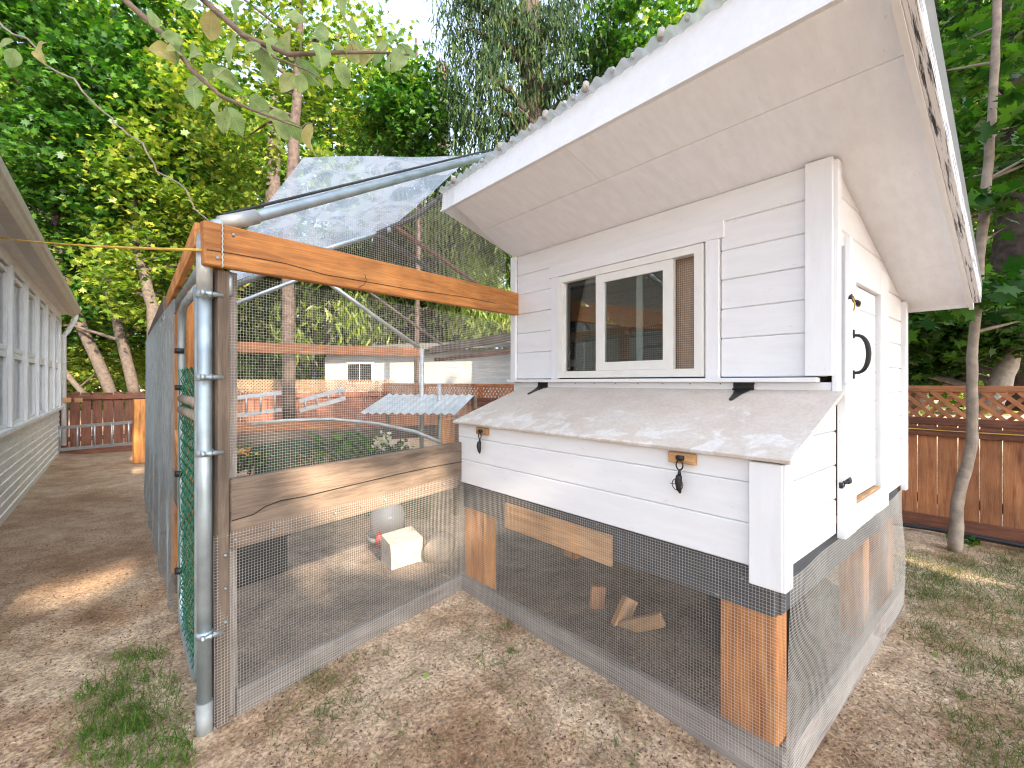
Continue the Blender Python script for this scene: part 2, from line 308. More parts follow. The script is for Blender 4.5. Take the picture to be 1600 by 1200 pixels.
# ------------------------------------------------------------------ wire mesh builder
def wire_panel(name, parent, O, U, Vv, lu, lv, sp=.0127, rad=.00068, disp=None, seg=.09, mask=None, mat=None, label=None):
    O, U, Vv = np.array(O, float), np.array(U, float), np.array(Vv, float); U /= np.linalg.norm(U); Vv /= np.linalg.norm(Vv); Nn = np.cross(U, Vv)
    allV, allF, off = [], [], 0
    def add(P, R1, R2):
        nonlocal off
        k = len(P)
        if k < 2: return
        ring = np.stack([P + R1 * rad, P + (-.5 * R1 + .87 * R2) * rad, P + (-.5 * R1 - .87 * R2) * rad], 1).reshape(-1, 3)
        i = np.arange(k - 1)[:, None] * 3
        f = np.concatenate([np.stack([i + a, i + b, i + b + 3, i + a + 3], -1) for a, b in ((0, 1), (1, 2), (2, 0))], 1).reshape(-1)
        allV.append(ring); allF.append(f + off); off += len(ring)
    def run(fixed, length, horiz):
        ns = max(2, int(length / seg) + 1); t = np.linspace(0, length, ns)
        s_, v_ = (t, np.full(ns, fixed)) if horiz else (np.full(ns, fixed), t)
        P = O + s_[:, None] * U + v_[:, None] * Vv
        if disp is not None: P = P + disp(s_, v_)[:, None] * Nn
        keep = np.ones(ns, bool) if mask is None else mask(s_, v_)
        st = None
        for i in range(ns + 1):
            if i < ns and keep[i]:
                if st is None: st = i
            elif st is not None:
                add(P[st:i], Nn, Vv if horiz else U); st = None
    for y in np.arange(0, lv, sp): run(y, lu, True)
    for x in np.arange(0, lu, sp): run(x, lv, False)
    o = np_mesh(name, np.concatenate(allV), np.concatenate(allF), 4, mat or M['wire'], parent)
    if label: o['label'] = label
    return o
def wavy(a, fx, fy, p): return lambda s, v: a * (np.sin(fx * s + p) * np.cos(fy * v + p * 1.7) + .4 * np.sin(2.3 * fx * s + 1.3 * fy * v))

# ------------------------------------------------------------------ chicken coop
XW, XF, XN, YS, YE, XB = 2.43, 1.82, 1.80, .615, 2.82, 3.99
coop = thing('chicken_coop', (2.9, 1.7, 0), 'white painted wooden chicken coop with nest box, sliding window and overhanging roof', 'chicken coop')
Zs = lambda x: 2.46 + .309 * (XW - x)                  # underside of the roof
# lining (brown inside) and floor
board('inner_lining', coop, M['ply'], (XB - .10, YS + .1, 1.4), (XB - .10, YE - .1, 1.4), 1.2, .02)
board('inner_lining', coop, M['ply'], (XW + .06, YE - .10, 1.4), (XB - .12, YE - .10, 1.4), 1.2, .02)
board('inner_lining', coop, M['ply'], (XW + .06, YS + .10, 1.4), (XB - .12, YS + .10, 1.4), 1.2, .02)
board('floor_panel', coop, M['ply'], (XF + .05, 1.7, .775), (XB - .03, 1.7, .775), 2.0, .02, up=(0, 1, 0))
# front wall siding, broken by the window
lines = [1.475, 1.68, 1.835, 1.99, 2.145, 2.30, 2.455]
WY0, WY1, WZ0, WZ1 = 1.205, 2.29, 1.48, 2.205
for i in range(6):
    z0, z1 = lines[i] + .0008, lines[i + 1] - .0008; j = random.uniform(-.0015, .0015)
    spans = [(YS + .02, 1.12), (2.37, YE - .06)] if i < 5 and z0 < 2.13 else [(YS + .02, YE - .06)]
    if i == 4: spans = [(YS + .02, 1.12), (2.37, YE - .06)]
    for a, b in spans: board('siding_board', coop, M['white'], (XW + .010 + j, a, (z0 + z1) / 2), (XW + .010 + j, b, (z0 + z1) / 2), z1 - z0, .02, bev=.005)
board('top_trim', coop, M['white'], (XW - .002, 1.10, 2.262), (XW - .002, 2.39, 2.262), .095, .022)
board('window_trim', coop, M['white'], (XW - .006, 1.16, 1.47), (XW - .006, 1.16, 2.213), .075, .024, up=(0, 1, 0))
board('window_trim', coop, M['white'], (XW - .006, 2.33, 1.47), (XW - .006, 2.33, 2.213), .07, .024, up=(0, 1, 0))
board('corner_board', coop, M['white'], (XW - .014, YS + .050, 1.478), (XW - .014, YS + .050, Zs(XW) - .004), .11, .028, up=(0, 1, 0))
board('corner_board', coop, M['white'], (XW - .010, YE - .03, 1.46), (XW - .010, YE - .03, Zs(XW) - .004), .06, .026, up=(0, 1, 0))
board('sill_ledge', coop, M['white'], (XW - .022, YS + .05, 1.460), (XW - .022, YE + .02, 1.460), .022, .05)
board('lower_wall_strip', coop, M['white'], (XW + .006, YS + .004, 1.413), (XW + .006, YE - .02, 1.413), .072, .02)
for k in range(8): tube('nail_head', coop, M['black'], [(XW - .004, .95 + k * .17, 1.441), (XW - .0055, .95 + k * .17, 1.441)], .0035, 6)
# window
win = mesh_obj('window', *join_geo([box_geo(XW - .03, XW + .03, WY0, WY1, WZ0, WZ0 + .045), box_geo(XW - .03, XW + .03, WY0, WY1, WZ1 - .045, WZ1),
    box_geo(XW - .029, XW + .029, WY0, WY0 + .05, WZ0 + .045, WZ1 - .045), box_geo(XW - .029, XW + .029, WY1 - .05, WY1, WZ0 + .045, WZ1 - .045)]), M['vinyl'], coop)
mesh_obj('sash', *join_geo([box_geo(XW - .022, XW + .008, 1.385, 1.945, WZ0 + .046, WZ0 + .10), box_geo(XW - .022, XW + .008, 1.385, 1.945, WZ1 - .10, WZ1 - .046),
    box_geo(XW - .021, XW + .007, 1.385, 1.45, WZ0 + .10, WZ1 - .10), box_geo(XW - .021, XW + .007, 1.88, 1.945, WZ0 + .10, WZ1 - .10)]), M['vinyl'], win)
board('pane', win, M['glass'], (XW - .006, 1.45, 1.845), (XW - .006, 1.88, 1.845), .53, .004, bev=0)
board('pane', win, M['glass'], (XW + .014, 1.94, 1.845), (XW + .014, 2.24, 1.845), .63, .004, bev=0)
board('mullion', win, M['vinyl'], (XW + .016, 1.63, WZ0 + .05), (XW + .016, 1.63, WZ1 - .05), .045, .014, up=(0, 1, 0))
board('shutter_board', win, M['ply'], (XW + .05, 1.33, WZ0 + .03), (XW + .05, 1.33, WZ1 - .03), .20, .012, up=(0, 1, 0))
board('inner_stud', win, M['lumber'], (XW + .05, 2.20, WZ0 + .03), (XW + .05, 2.20, WZ1 - .03), .06, .02, up=(0, 1, 0))
wire_panel('screen', win, (XW + .024, WY0 + .05, WZ0 + .045), (0, 1, 0), (0, 0, 1), .985, .635, .0127, .0011)
# side wall siding (faces the viewer's right), split round the door
DX0, DX1 = 2.62, 3.33
zz = .765; courses = []
while zz < 2.42: courses.append((zz, zz + .1535)); zz += .155
def chamfered(poly, y, c=.006, th=.02):               # board in the XZ plane with a chamfered front edge
    zs = [z for _, z in poly]; lo_, hi_ = min(zs) + c, max(zs) - c; k = len(poly)
    V = [Vector((x, y, min(max(z, lo_), hi_))) for x, z in poly] + [Vector((x, y + c, z)) for x, z in poly] + [Vector((x, y + th, z)) for x, z in poly]
    F = [tuple(range(k)), tuple(range(3 * k - 1, 2 * k - 1, -1))] + [(r_ * k + i, r_ * k + i + k, r_ * k + (i + 1) % k + k, r_ * k + (i + 1) % k) for r_ in (0, 1) for i in range(k)]
    return V, F
def side_board(a, b, z0, z1):                          # rectangle cut along the roof slope
    poly = [(a, z0), (b, z0), (b, z1), (a, z1)]; out = []
    for k in range(4):
        p, q_ = poly[k], poly[(k + 1) % 4]; dp, dq = Zs(p[0]) - .005 - p[1], Zs(q_[0]) - .005 - q_[1]
        if dp >= 0: out.append(p)
        if dp * dq < 0: t_ = dp / (dp - dq); out.append((p[0] + (q_[0] - p[0]) * t_, p[1] + (q_[1] - p[1]) * t_))
    if len(out) < 3: return
    mesh_obj('siding_board', *chamfered(out, YS), M['white'], coop)
for z0, z1 in courses:
    side_board(3.355, XB - .062, z0, z1)
    if z1 > 2.07: side_board(XW + .038, 3.352, max(z0, 2.068), z1)
board('corner_board', coop, M['white'], (XB - .03, YS - .012, .735), (XB - .03, YS - .012, Zs(XB - .03) - .005), .07, .03, up=(1, 0, 0))
board('corner_board', coop, M['white'], (XW + .012, YS - .010, 1.40), (XW + .012, YS - .010, Zs(XW + .03) - .008), .05, .026, up=(1, 0, 0))
# back and far walls
for z0, z1 in courses:
    if z1 < 2.0: board('siding_board', coop, M['white'], (XB - .03, YS + .03, (z0 + z1) / 2), (XB - .03, YE, (z0 + z1) / 2), z1 - z0, .02)
    board('siding_board', coop, M['white'], (XW + .05, YE - .02, (z0 + z1) / 2), (min(XB - .05, XW + (2.44 - z1) / .309 + .2), YE - .02, (z0 + z1) / 2), z1 - z0, .02)
# door
door = mesh_obj('door', *join_geo([box_geo(2.475, 2.655, YS - .036, YS - .004, .742, 2.065), box_geo(3.17, 3.36, YS - .034, YS - .004, .742, 2.064),
    box_geo(2.655, 3.17, YS - .033, YS - .004, 1.93, 2.063), box_geo(2.655, 3.17, YS - .033, YS - .004, .743, .865)]), M['white'], coop)
z = .885
while z < 1.92:
    z1 = min(z + .152, 1.925); board('door_board', door, M['white'], (2.66, YS - .004, (z + z1) / 2), (3.155, YS - .004, (z + z1) / 2), z1 - z + .002, .018, bev=.005); z += .155
board('threshold', door, M['lumber'], (2.66, YS - .016, .872), (3.165, YS - .016, .872), .012, .03)
board('edge_strip', door, M['white'], (2.478, YS - .046, 1.44), (2.478, YS - .046, 2.10), .028, .024, up=(1, 0, 0))
hp = [(2.60, YS - .038 - .056 * math.sin(a_) ** .7, 1.58 + .088 * math.cos(a_)) for a_ in np.linspace(.001, math.pi - .001, 15)]
tube('handle', door, M['black'], hp, [.006 + .005 * math.sin(math.pi * k / 14) for k in range(15)], 8)
board('handle_plate', door, M['black'], (2.60, YS - .039, 1.655), (2.60, YS - .039, 1.695), .022, .006, up=(1, 0, 0))
board('handle_plate', door, M['black'], (2.60, YS - .039, 1.465), (2.60, YS - .039, 1.505), .022, .006, up=(1, 0, 0))
def latch(parent, p, ax, dn, ring=False, sc_=1.0):
    """snap latch: screw plate, eye loop, link and clip body hanging along dn, on a face with outward normal ax"""
    p, ax, dn = Vector(p), Vector(ax).normalized(), Vector(dn).normalized(); sd = ax.cross(dn)
    parts = [tube_geo([p + sd * -.012 * sc_ + ax * .004, p + sd * .012 * sc_ + ax * .004], .008 * sc_, 8)]
    c = p + dn * .024 * sc_ + ax * .008
    parts.append(tube_geo([c + (sd * math.cos(a) * .012 + dn * math.sin(a) * .016) * sc_ for a in np.linspace(0, 2 * math.pi, 13)], .0028 * sc_, 6, False))
    parts.append(tube_geo([p + dn * .038 * sc_ + ax * .008, p + dn * .060 * sc_ + ax * .010], [.004, .009], 8))
    b = p + dn * .058 * sc_ + ax * .012
    parts.append(tube_geo([b, b + dn * .02 * sc_ + ax * .004, b + dn * .045 * sc_, b + dn * .058 * sc_ + sd * .006], [.010 * sc_, .012 * sc_, .009 * sc_, .004], 8))
    if ring:
        c = b + dn * .028 * sc_ + ax * .012; parts.append(tube_geo([c + (sd * math.cos(a) + dn * math.sin(a)) * .024 for a in np.linspace(0, 2 * math.pi, 19)], .0018, 6, False))
        parts.append(tube_geo([c - sd * .034, c + sd * .024], .0015, 6))
    V_, F_ = join_geo(parts); return mesh_obj('latch', V_, F_, M['black'], parent, True)
latch(door, (2.47, YS - .05, 1.83), (0, -1, 0), (.9, 0, -.25))
latch(door, (2.41, YS - .03, .995), (0, -1, 0), (1, 0, .12))
tube('cord_tie', door, M['rope'], [(2.49, YS - .055, 1.84), (2.505, YS - .065, 1.80), (2.50, YS - .06, 1.77), (2.51, YS - .06, 1.79), (2.515, YS - .06, 1.83)], .0022, 6)
# nest box
NB0, NB1 = .615, 2.665
nest = mesh_obj('nest_box', *box_geo(XN + .03, XW + .02, NB0 + .03, NB1 - .03, .79, 1.15), M['ply'], coop)
for z0, z1 in ((.757, .9158), (.917, 1.0708), (1.072, 1.162)):
    board('siding_board', nest, M['white'], (XN + .008, NB0 + .10, (z0 + z1) / 2), (XN + .008, NB1, (z0 + z1) / 2), z1 - z0, .02, bev=.005)
board('corner_board', nest, M['white'], (XN - .006, NB0 + .045, .700), (XN - .006, NB0 + .045, 1.155), .115, .028, up=(0, 1, 0))
board('corner_board', nest, M['white'], (XN + .020, NB0 - .010, .700), (XN + .020, NB0 - .010, 1.155), .075, .026, up=(1, 0, 0))
lidz = lambda x: 1.172 + .235 * (x - (XN - .03)) / .63
for z0, z1 in ((.757, .915), (.918, 1.070), (1.073, 1.225), (1.228, 1.36)):
    a, b = XN + .06, XW + .04
    a2 = a if lidz(a) > z1 + .02 else XN - .03 + (z1 + .022 - 1.172) * .63 / .235
    zl = min(z1, lidz(a) - .02)
    V = [(a, z0), (b, z0), (b, z1), (a2, z1)] + ([(a, zl)] if a2 > a and zl > z0 + .005 else [])
    if a2 > a and zl <= z0 + .005:
        a = XN - .03 + (z0 + .022 - 1.172) * .63 / .235; V = [(a, z0), (b, z0), (b, z1), (min(a2, b - .01), z1)]
    k = len(V); VV = [Vector((x, y, z)) for y in (NB0, NB0 + .02) for x, z in V]
    F = [tuple(range(k)), tuple(range(2 * k - 1, k - 1, -1))] + [(i, i + k, (i + 1) % k + k, (i + 1) % k) for i in range(k)]
    mesh_obj('siding_board', *chamfered(V, NB0), M['white'], nest)
    mesh_obj('siding_board', [v + Vector((0, NB1 - NB0 - .02, 0)) for v in VV], F, M['white'], nest)
lid = board('lid', nest, M['lid'], (XN - .035, (NB0 + NB1) / 2 - .01, 1.17), (XW + .0, (NB0 + NB1) / 2 - .01, 1.405), NB1 - NB0 + .07, .018, up=(0, 1, 0), bev=.003)
for y, s in ((2.46, 1), (1.0, 1)):
    hy = Vector((XW - .008, y, 1.433))
    parts = [box_geo(XW - .012, XW - .006, y - .05, y + .05, 1.412, 1.452)]
    parts.append(tube_geo([(XW - .014, y - .052, 1.412), (XW - .014, y + .052, 1.412)], .007, 8))
    dl = Vector((XW - (XN - .035), 0, 1.405 - 1.17)).normalized(); nl = Vector((-dl.z, 0, dl.x)); o0 = Vector((XW - .012, y, 1.408)) + nl * .006
    prof = [(0, -.045), (0, .045), (-.07, .02), (-.15, .009), (-.16, 0), (-.15, -.009), (-.07, -.02)]
    top = [o0 + dl * a_ + Vector((0, b_, 0)) + nl * .004 for a_, b_ in prof]; k = len(top)
    parts.append((top + [p - nl * .005 for p in top], [tuple(range(k)), tuple(range(2 * k - 1, k - 1, -1))] + [(i, i + k, (i + 1) % k + k, (i + 1) % k) for i in range(k)]))
    for yy in (-.03, 0, .03): parts.append(tube_geo([(XW - .012, y + yy, 1.438), (XW - .015, y + yy, 1.438)], .005, 6))
    V_, F_ = join_geo(parts); mesh_obj('hinge', V_, F_, M['black'], nest)
for y, rg in ((2.37, False), (.985, True)):
    board('latch_block', nest, M['lumber'], (XN - .014, y - .06, 1.132), (XN - .014, y + .06, 1.132), .045, .022)
    latch(nest, (XN - .028, y, 1.135), (-1, 0, 0), (0, 0, -1), rg, 1.25)
# roof
RY0, RY1, RX0, RX1 = .29, 2.80, 1.746, 4.10
def slab(x0, x1, y0, y1, t0, t1):
    V = [Vector((x, y, Zs(x) + t)) for x in (x0, x1) for y in (y0, y1) for t in (t0, t1)]
    return V, [(0, 1, 3, 2), (4, 6, 7, 5), (0, 4, 5, 1), (2, 3, 7, 6), (0, 2, 6, 4), (1, 5, 7, 3)]
roof = mesh_obj('roof', *slab(RX0 + .03, RX1 - .02, RY0 + .03, RY1 - .02, .016, .07), M['weathered'], coop)
xs = [RX0 + .012, 2.05, 3.55, RX1]                      # soffit sheets with narrow joints
for a, b in zip(xs, xs[1:]):
    ysp = [RY0 + .02, 1.62, RY1] if a < 2.0 else [RY0 + .02, RY1]
    for c, d in zip(ysp, ysp[1:]):
        V_, F_ = slab(a + .002, b - .0015, c, d - .002, random.uniform(0, .0015), .014); mesh_obj('soffit_panel', V_, F_, M['soffit'], roof)
zb0, zb1, zt0, zt1 = 2.662, 2.672, 2.80, 2.93
V = [Vector(p) for p in ((RX0 - .004, RY1, zb0), (RX0 - .004, RY0 + .0, zb1), (RX0 + .012, RY0 + .0, zt1), (RX0 + .012, RY1, zt0))]; V += [v + Vector((.022, 0, .002)) for v in V]
mesh_obj('fascia', V, [(0, 1, 2, 3), (7, 6, 5, 4), (0, 4, 5, 1), (1, 5, 6, 2), (2, 6, 7, 3), (3, 7, 4, 0)], M['white'], roof)
mesh_obj('drip_strip', [v + Vector((-.008, 0, 0)) for v in (V[0] + Vector((0, 0, .0)), V[1], V[1] + Vector((0, 0, .012)), V[0] + Vector((0, 0, .012)))] + [V[0] + Vector((-.0005, 0, 0)), V[1] + Vector((-.0005, 0, 0)), V[1] + Vector((-.0005, 0, .012)), V[0] + Vector((-.0005, 0, .012))],
    [(0, 1, 2, 3), (0, 4, 5, 1), (1, 5, 6, 2), (2, 6, 7, 3), (3, 7, 4, 0)], M['white'], roof)
for nm, y0, y1, t0, t1, mt in (('rake_board', RY0 - .004, RY0 + .018, -.035, .085, 'white'),):
    V_, F_ = slab(RX0 + .03, RX1, y0, y1, t0, t1); mesh_obj(nm, V_, F_, M[mt], roof)
m, nt, N, L, B = new_mat('peeling_edge')
v_ = coords(N, L, (1.5, 30, 30)); n_ = nd(N, 'ShaderNodeTexNoise', i_Scale=3.0, i_Detail=8.0, i_Roughness=.7); L.new(v_, n_.inputs[0])
r_ = ramp(N, [(.41, (.03, .03, .03)), (.45, (.30, .30, .31)), (.49, (.72, .72, .74))]); L.new(n_.outputs[0], r_.inputs[0]); L.new(r_.outputs[0], B.inputs['Base Color']); B.inputs['Roughness'].default_value = .8
ed = board('edge_board', roof, m, (RX0 + .02, RY0 - .022, Zs(RX0 + .02) + .03), (RX1 - .05, RY0 - .022, Zs(RX1 - .05) + .03), .10, .036, up=(.295, 0, .955)); ed['label'] = 'weathered outer roof edge with black streaks and peeling white paint'
board('fascia', roof, M['white'], (RX1 - .005, RY0 + .02, Zs(RX1) + .03), (RX1 - .005, RY1, Zs(RX1) + .03), .10, .02)
# corrugated sheet over the roof
ys = np.arange(RY0 - .04, RY1 + .03, .0125); V, F = [], []
for i, y in enumerate(ys):
    zt = zt0 + (zt1 - zt0) * (RY1 - y) / (RY1 - RY0)
    h = .012 * math.sin(y * 2 * math.pi / .076)
    V += [Vector((RX0 - .03, y, zt + .016 + h)), Vector((RX1 + .03, y, Zs(RX1) + .105 + h))]
    if i: F.append((2 * i - 2, 2 * i, 2 * i + 1, 2 * i - 1))
mesh_obj('roofing_sheet', V, F, M['poly'], roof, True)
for i, y in enumerate((2.68, 2.63, 2.42, 2.30, 2.12, 2.02, 1.86, 1.74, 1.60, 1.54, 1.46, 1.30, 1.19, 1.05, .93, .8, .66, .5)):
    zt = zt0 + (zt1 - zt0) * (RY1 - y) / (RY1 - RY0); big = i % 3 == 1
    tube('closure_plug', roof, M['stone'] if big else M['galvdull'], [(RX0 - .02, y, zt + .004), (RX0 - .012, y, zt + (.045 if big else .026))], .016 if big else .010, 8)
# base: rim boards, posts, rails
for a, b in (((XF + .02, YS + .03, .668), (XF + .02, 2.64, .668)), ((XF + .04, YS + .035, .668), (XB - .06, YS + .035, .668)), ((XF + .02, 2.62, .668), (XB - .05, 2.62, .668)), ((XB - .07, .66, .668), (XB - .07, 2.6, .668))):
    board('rim_board', coop, M['rim'], a, b, .165, .04)
for x, y, wdt in ((XF + .055, .74, .21), (XF + .06, 2.52, .23), (3.25, .72, .12), (3.82, .72, .14), (3.82, 2.5, .14), (2.85, 2.52, .14)):
    board('post', coop, M['cedar'], (x, y, -.05), (x, y, .585), wdt, .10 if x < 2 else wdt, up=(0, 1, 0), bev=.006)
board('base_rail', coop, M['greywood'], (XF - .004, YS - .01, .045), (XF - .004, 2.66, .045), .14, .036)
board('base_rail', coop, M['greywood'], (XF + .03, YS - .004, .045), (XB - .10, YS - .004, .045), .14, .036)
board('cross_piece', coop, M['lumber'], (XF - .012, 1.36, .632), (XF - .012, 2.16, .632), .15, .018)
wire_panel('wire_mesh', coop, (XF - .026, YS - .02, .015), (0, 1, 0), (0, 0, 1), 2.05, .74, disp=wavy(.004, 4, 6, .4))
wire_panel('wire_mesh', coop, (XF - .02, YS - .026, .015), (1, 0, 0), (0, 0, 1), 2.05, .74, disp=wavy(.008, 5, 7, 1.1))

# ------------------------------------------------------------------ chicken run
P0 = Vector((.27, 2.28, 0)); T = Vector((.970, .2425, 0)); Nf = Vector((.2425, -.970, 0)); UPZ = Vector((0, 0, 1))
def R(s, z, o=0.0): return P0 + T * s + UPZ * z + Nf * o
run = thing('chicken_run', (1.4, 4.2, 0), 'chicken run of galvanised pipe, rough timber and wire mesh joined to the coop', 'chicken run')
post = tube('pipe_post', run, M['galv'], [R(0, -.05), R(0, 2.06)], .0275, 20)
def ring(name, c, r, h, mt, par): return tube(name, par, M[mt], [Vector(c) - UPZ * h, Vector(c) + UPZ * h], r, 18)
ring('sleeve', R(0, .03), .031, .09, 'sleeve', post)
ring('sleeve', R(0, 1.93), .030, .10, 'galvdull', post)
for z in (1.815, 1.47, 1.155, .40):
    V_, F_ = join_geo([tube_geo([R(0, z - .014), R(0, z + .014)], .032, 18), tube_geo([R(-.02, z, .04), R(.055, z, .04)], .008, 8), tube_geo([R(-.028, z, .04), R(-.016, z, .04)], .013, 6), tube_geo([R(.0, z, .04), R(.012, z, .04)], .012, 6), tube_geo([R(.02, z, .036), R(.032, z, .036)], .011, 6)])
    mesh_obj('clamp', V_, F_, M['galv'], post, True)
board('wooden_post', run, M['weathered'], R(.058, -.03, .005), R(.058, 1.92, .005), .045, .07, up=T)
board('wooden_post', run, M['greywood'], R(.108, -.03, -.03), R(.108, 1.93, -.03), .045, .05, up=T)
board('wooden_post', run, M['cedar'], R(.045, 1.70, -.05), R(.045, 2.0, -.05), .06, .05, up=T)
tube('bracket', run, M['galv'], [R(.085, 1.82, .035), R(.085, 1.92, .035)], .009, 8)
board('beam', run, M['cedar'], R(-.028, 2.015, .052), R(2.215, 2.075, .052), .178, .042, bev=.005)
bm_ = run.children[-1]
tube('split', bm_, M['black'], [R(s_, z_, .0745) for s_, z_ in ((-.02, 1.985), (.1, 1.992), (.3, 1.998), (.5, 1.985), (.72, 1.992), (.80, 1.995), (1.1, 2.005), (1.5, 2.03), (1.9, 2.04))], .0016, 5)
tube('split', bm_, M['black'], [R(s_, z_, .0745) for s_, z_ in ((.70, 1.955), (.735, 1.975), (.75, 2.0), (.74, 2.03))], .0016, 5)
for s_, z_ in ((.02, 1.96), (.08, 2.07), (2.02, 2.05)): tube('bolt', bm_, M['galv'], [R(s_, z_, .073), R(s_, z_, .079)], .007, 8)
tube('chain', bm_, M['galvdull'], [R(.035 + .004 * (k % 2), 2.12 - k * .011, .078) for k in range(19)], .0030, 6)
pl = board('plank', run, M['weathered'], R(.088, .88, .012), R(1.622, .882, .012), .305, .045, bev=.006)
crk = [R(s_, z_, .0355) for s_, z_ in ((.09, .855), (.18, .862), (.23, .885), (.30, .897), (.42, .893), (.7, .90), (1.0, .905), (1.3, .905), (1.62, .898))]
tube('split', pl, M['black'], crk, .0028, 5)
board('base_rail', run, M['greywood'], R(.12, .04, .008), R(1.60, .035, .008), .145, .04)
board('wooden_post', run, M['cedar'], R(1.575, .90, -.10), R(1.575, 1.19, -.10), .09, .05, up=T)
wire_panel('wire_mesh', run, R(.02, .01, .042), T, UPZ, 1.59, .80, disp=wavy(.006, 4, 5, .2), label='lower mesh apron stapled to the plank and base rail')
wire_panel('wire_mesh', run, R(.09, 1.03, -.002), T, UPZ, 2.13, .90, disp=wavy(.006, 3, 4, 2.0), mask=lambda s, v: (s < 1.62) | (v > .42))
wire_panel('wire_mesh', run, R(.09, 1.98, -.002), T, UPZ, 2.05, 1.25, disp=wavy(.005, 3, 4, .7), mask=lambda s, v: v < .08 + .53 * s)
for s_ in np.arange(.10, 1.6, .16): ring('screw_head', R(s_, .775 - .0 * s_, .046), .006, .004, 'galv', run)
for z in (.72, .58, .44): ring('screw_head', R(.06, z, .048), .006, .004, 'galv', run)
# roof frame of the run
EYEL = 2.10
front_top = at(775, 240, 3.9)
fp = tube('roof_pipe', run, M['galv'], [R(.02, 2.10, .03), R(.12, 2.15, .02), front_top], .026, 16)
tube('pipe_coupling', fp, M['galvdull'], [R(.05, 2.118, .028), R(.20, 2.195, .02)], .032, 16)
tube('roof_rope', fp, M['blackplastic'], [R(.06, 2.16, .02) + UPZ * 0.0, front_top + UPZ * .045], .008, 6)
def gable(y, apex, ze, lx, rx, mt='galv', mt2='blackplastic'):
    l = Vector((lx, y, ze)); r = Vector((rx, y, ze)); a = Vector(apex)
    tube('roof_pipe', run, M[mt], [l, a], .018, 10); tube('roof_pipe', run, M[mt2], [a, r], .018, 10)
PLA = lambda u, v: at(u, v, 1 / (.3226 - (447 - v) * .000423))
tube('roof_pipe', run, M['galv'], [PLA(360, 449), PLA(500, 392), PLA(610, 358)], .02, 10)
tube('roof_pipe', run, M['blackplastic'], [PLA(590, 366), PLA(650, 338), PLA(720, 285)], .022, 10)
tube('roof_pipe', run, M['blackplastic'], [PLA(592, 370), at(640, 398, 3.9), at(690, 438, 4.3), at(740, 480, 4.7)], .02, 10)
tube('roof_pipe', run, M['fencedark'], [PLA(618, 355), at(690, 405, 4.2), at(760, 455, 4.8)], .018, 8)
tube('roof_pipe', run, M['galv'], [at(362, 477, 4.6), at(465, 437, 5.2), at(530, 412, 5.6)], .022, 10)
tube('roof_pipe', run, M['galvdull'], [at(505, 436, 5.5), at(585, 494, 6.0), at(655, 543, 6.5)], .026, 10)
tube('roof_pipe', run, M['weathered'], [at(560, 445, 5.6), at(690, 538, 6.6)], .020, 8)
# sheet of cloudy roof film, sagging a little, stretched over the pipes
grid = 14; V, F = [], []
c00, c10, c11, c01 = (352, 452), (612, 360), (742, 243), (474, 247)
lo = [(352, 448), (500, 392), (612, 358), (700, 300), (738, 246)]
for i in range(grid + 1):
    for j in range(grid + 1):
        a, b = i / grid, j / grid
        left = ((1 - b) * 352 + b * 474, 448 + (366 - 448) * min(1, b / .25) if b < .25 else 366 + (247 - 366) * (b - .25) / .75)
        right = (612 + (738 - 612) * b, 358 + (246 - 358) * b)
        u = left[0] + (right[0] - left[0]) * a; v = left[1] + (right[1] - left[1]) * a
        p = PLA(u, v); p.z += -.03 * math.sin(math.pi * a) * math.sin(math.pi * b) + .006 * math.sin(9 * a + 5 * b) + .012; V.append(p)
for i in range(grid):
    for j in range(grid): k = i * (grid + 1) + j; F.append((k, k + 1, k + grid + 2, k + grid + 1))
mesh_obj('roof_film', V, F, M['film'], run, True)['label'] = 'cloudy translucent plastic roof sheet'
# left side of the run: eave, gate, mesh
board('eave_board', run, M['cedar'], (.255, 2.33, 2.075), (.285, 4.3, 2.06), .10, .03)
tube('eave_pipe', run, M['galv'], [(.30, 2.30, 2.00), (.31, 4.4, 1.99)], .024, 12)
board('eave_board', run, M['weathered'], (.27, 4.32, 2.03), (.30, 7.6, 2.02), .14, .035)
for y, mt in ((3.22, 'cedar'), (4.35, 'cedar'), (5.6, 'weathered'), (7.0, 'weathered')):
    board('wooden_post', run, M[mt], (.34, y, -.03), (.34, y, 2.05), .085, .085, up=(0, 1, 0))
board('side_rail', run, M['weathered'], (.29, 3.3, .74), (.29, 7.2, .72), .14, .035)
board('side_rail', run, M['cedar'], (.33, 3.26, .52), (.33, 4.3, 1.05), .09, .04)
wire_panel('wire_mesh', run, (.262, 3.5, .02), (0, 1, 0), (0, 0, 1), 4.0, 1.95, disp=lambda s, v: -(.03 * np.sin(np.pi * np.clip(s / 4.1, 0, 1)) ** .5 * (1.1 - .3 * v) + .014 * np.sin(9 * s) * np.clip(.9 - v, 0, 1)), seg=.12, sp=.0127, rad=.0006, mat=M['darkwire'])
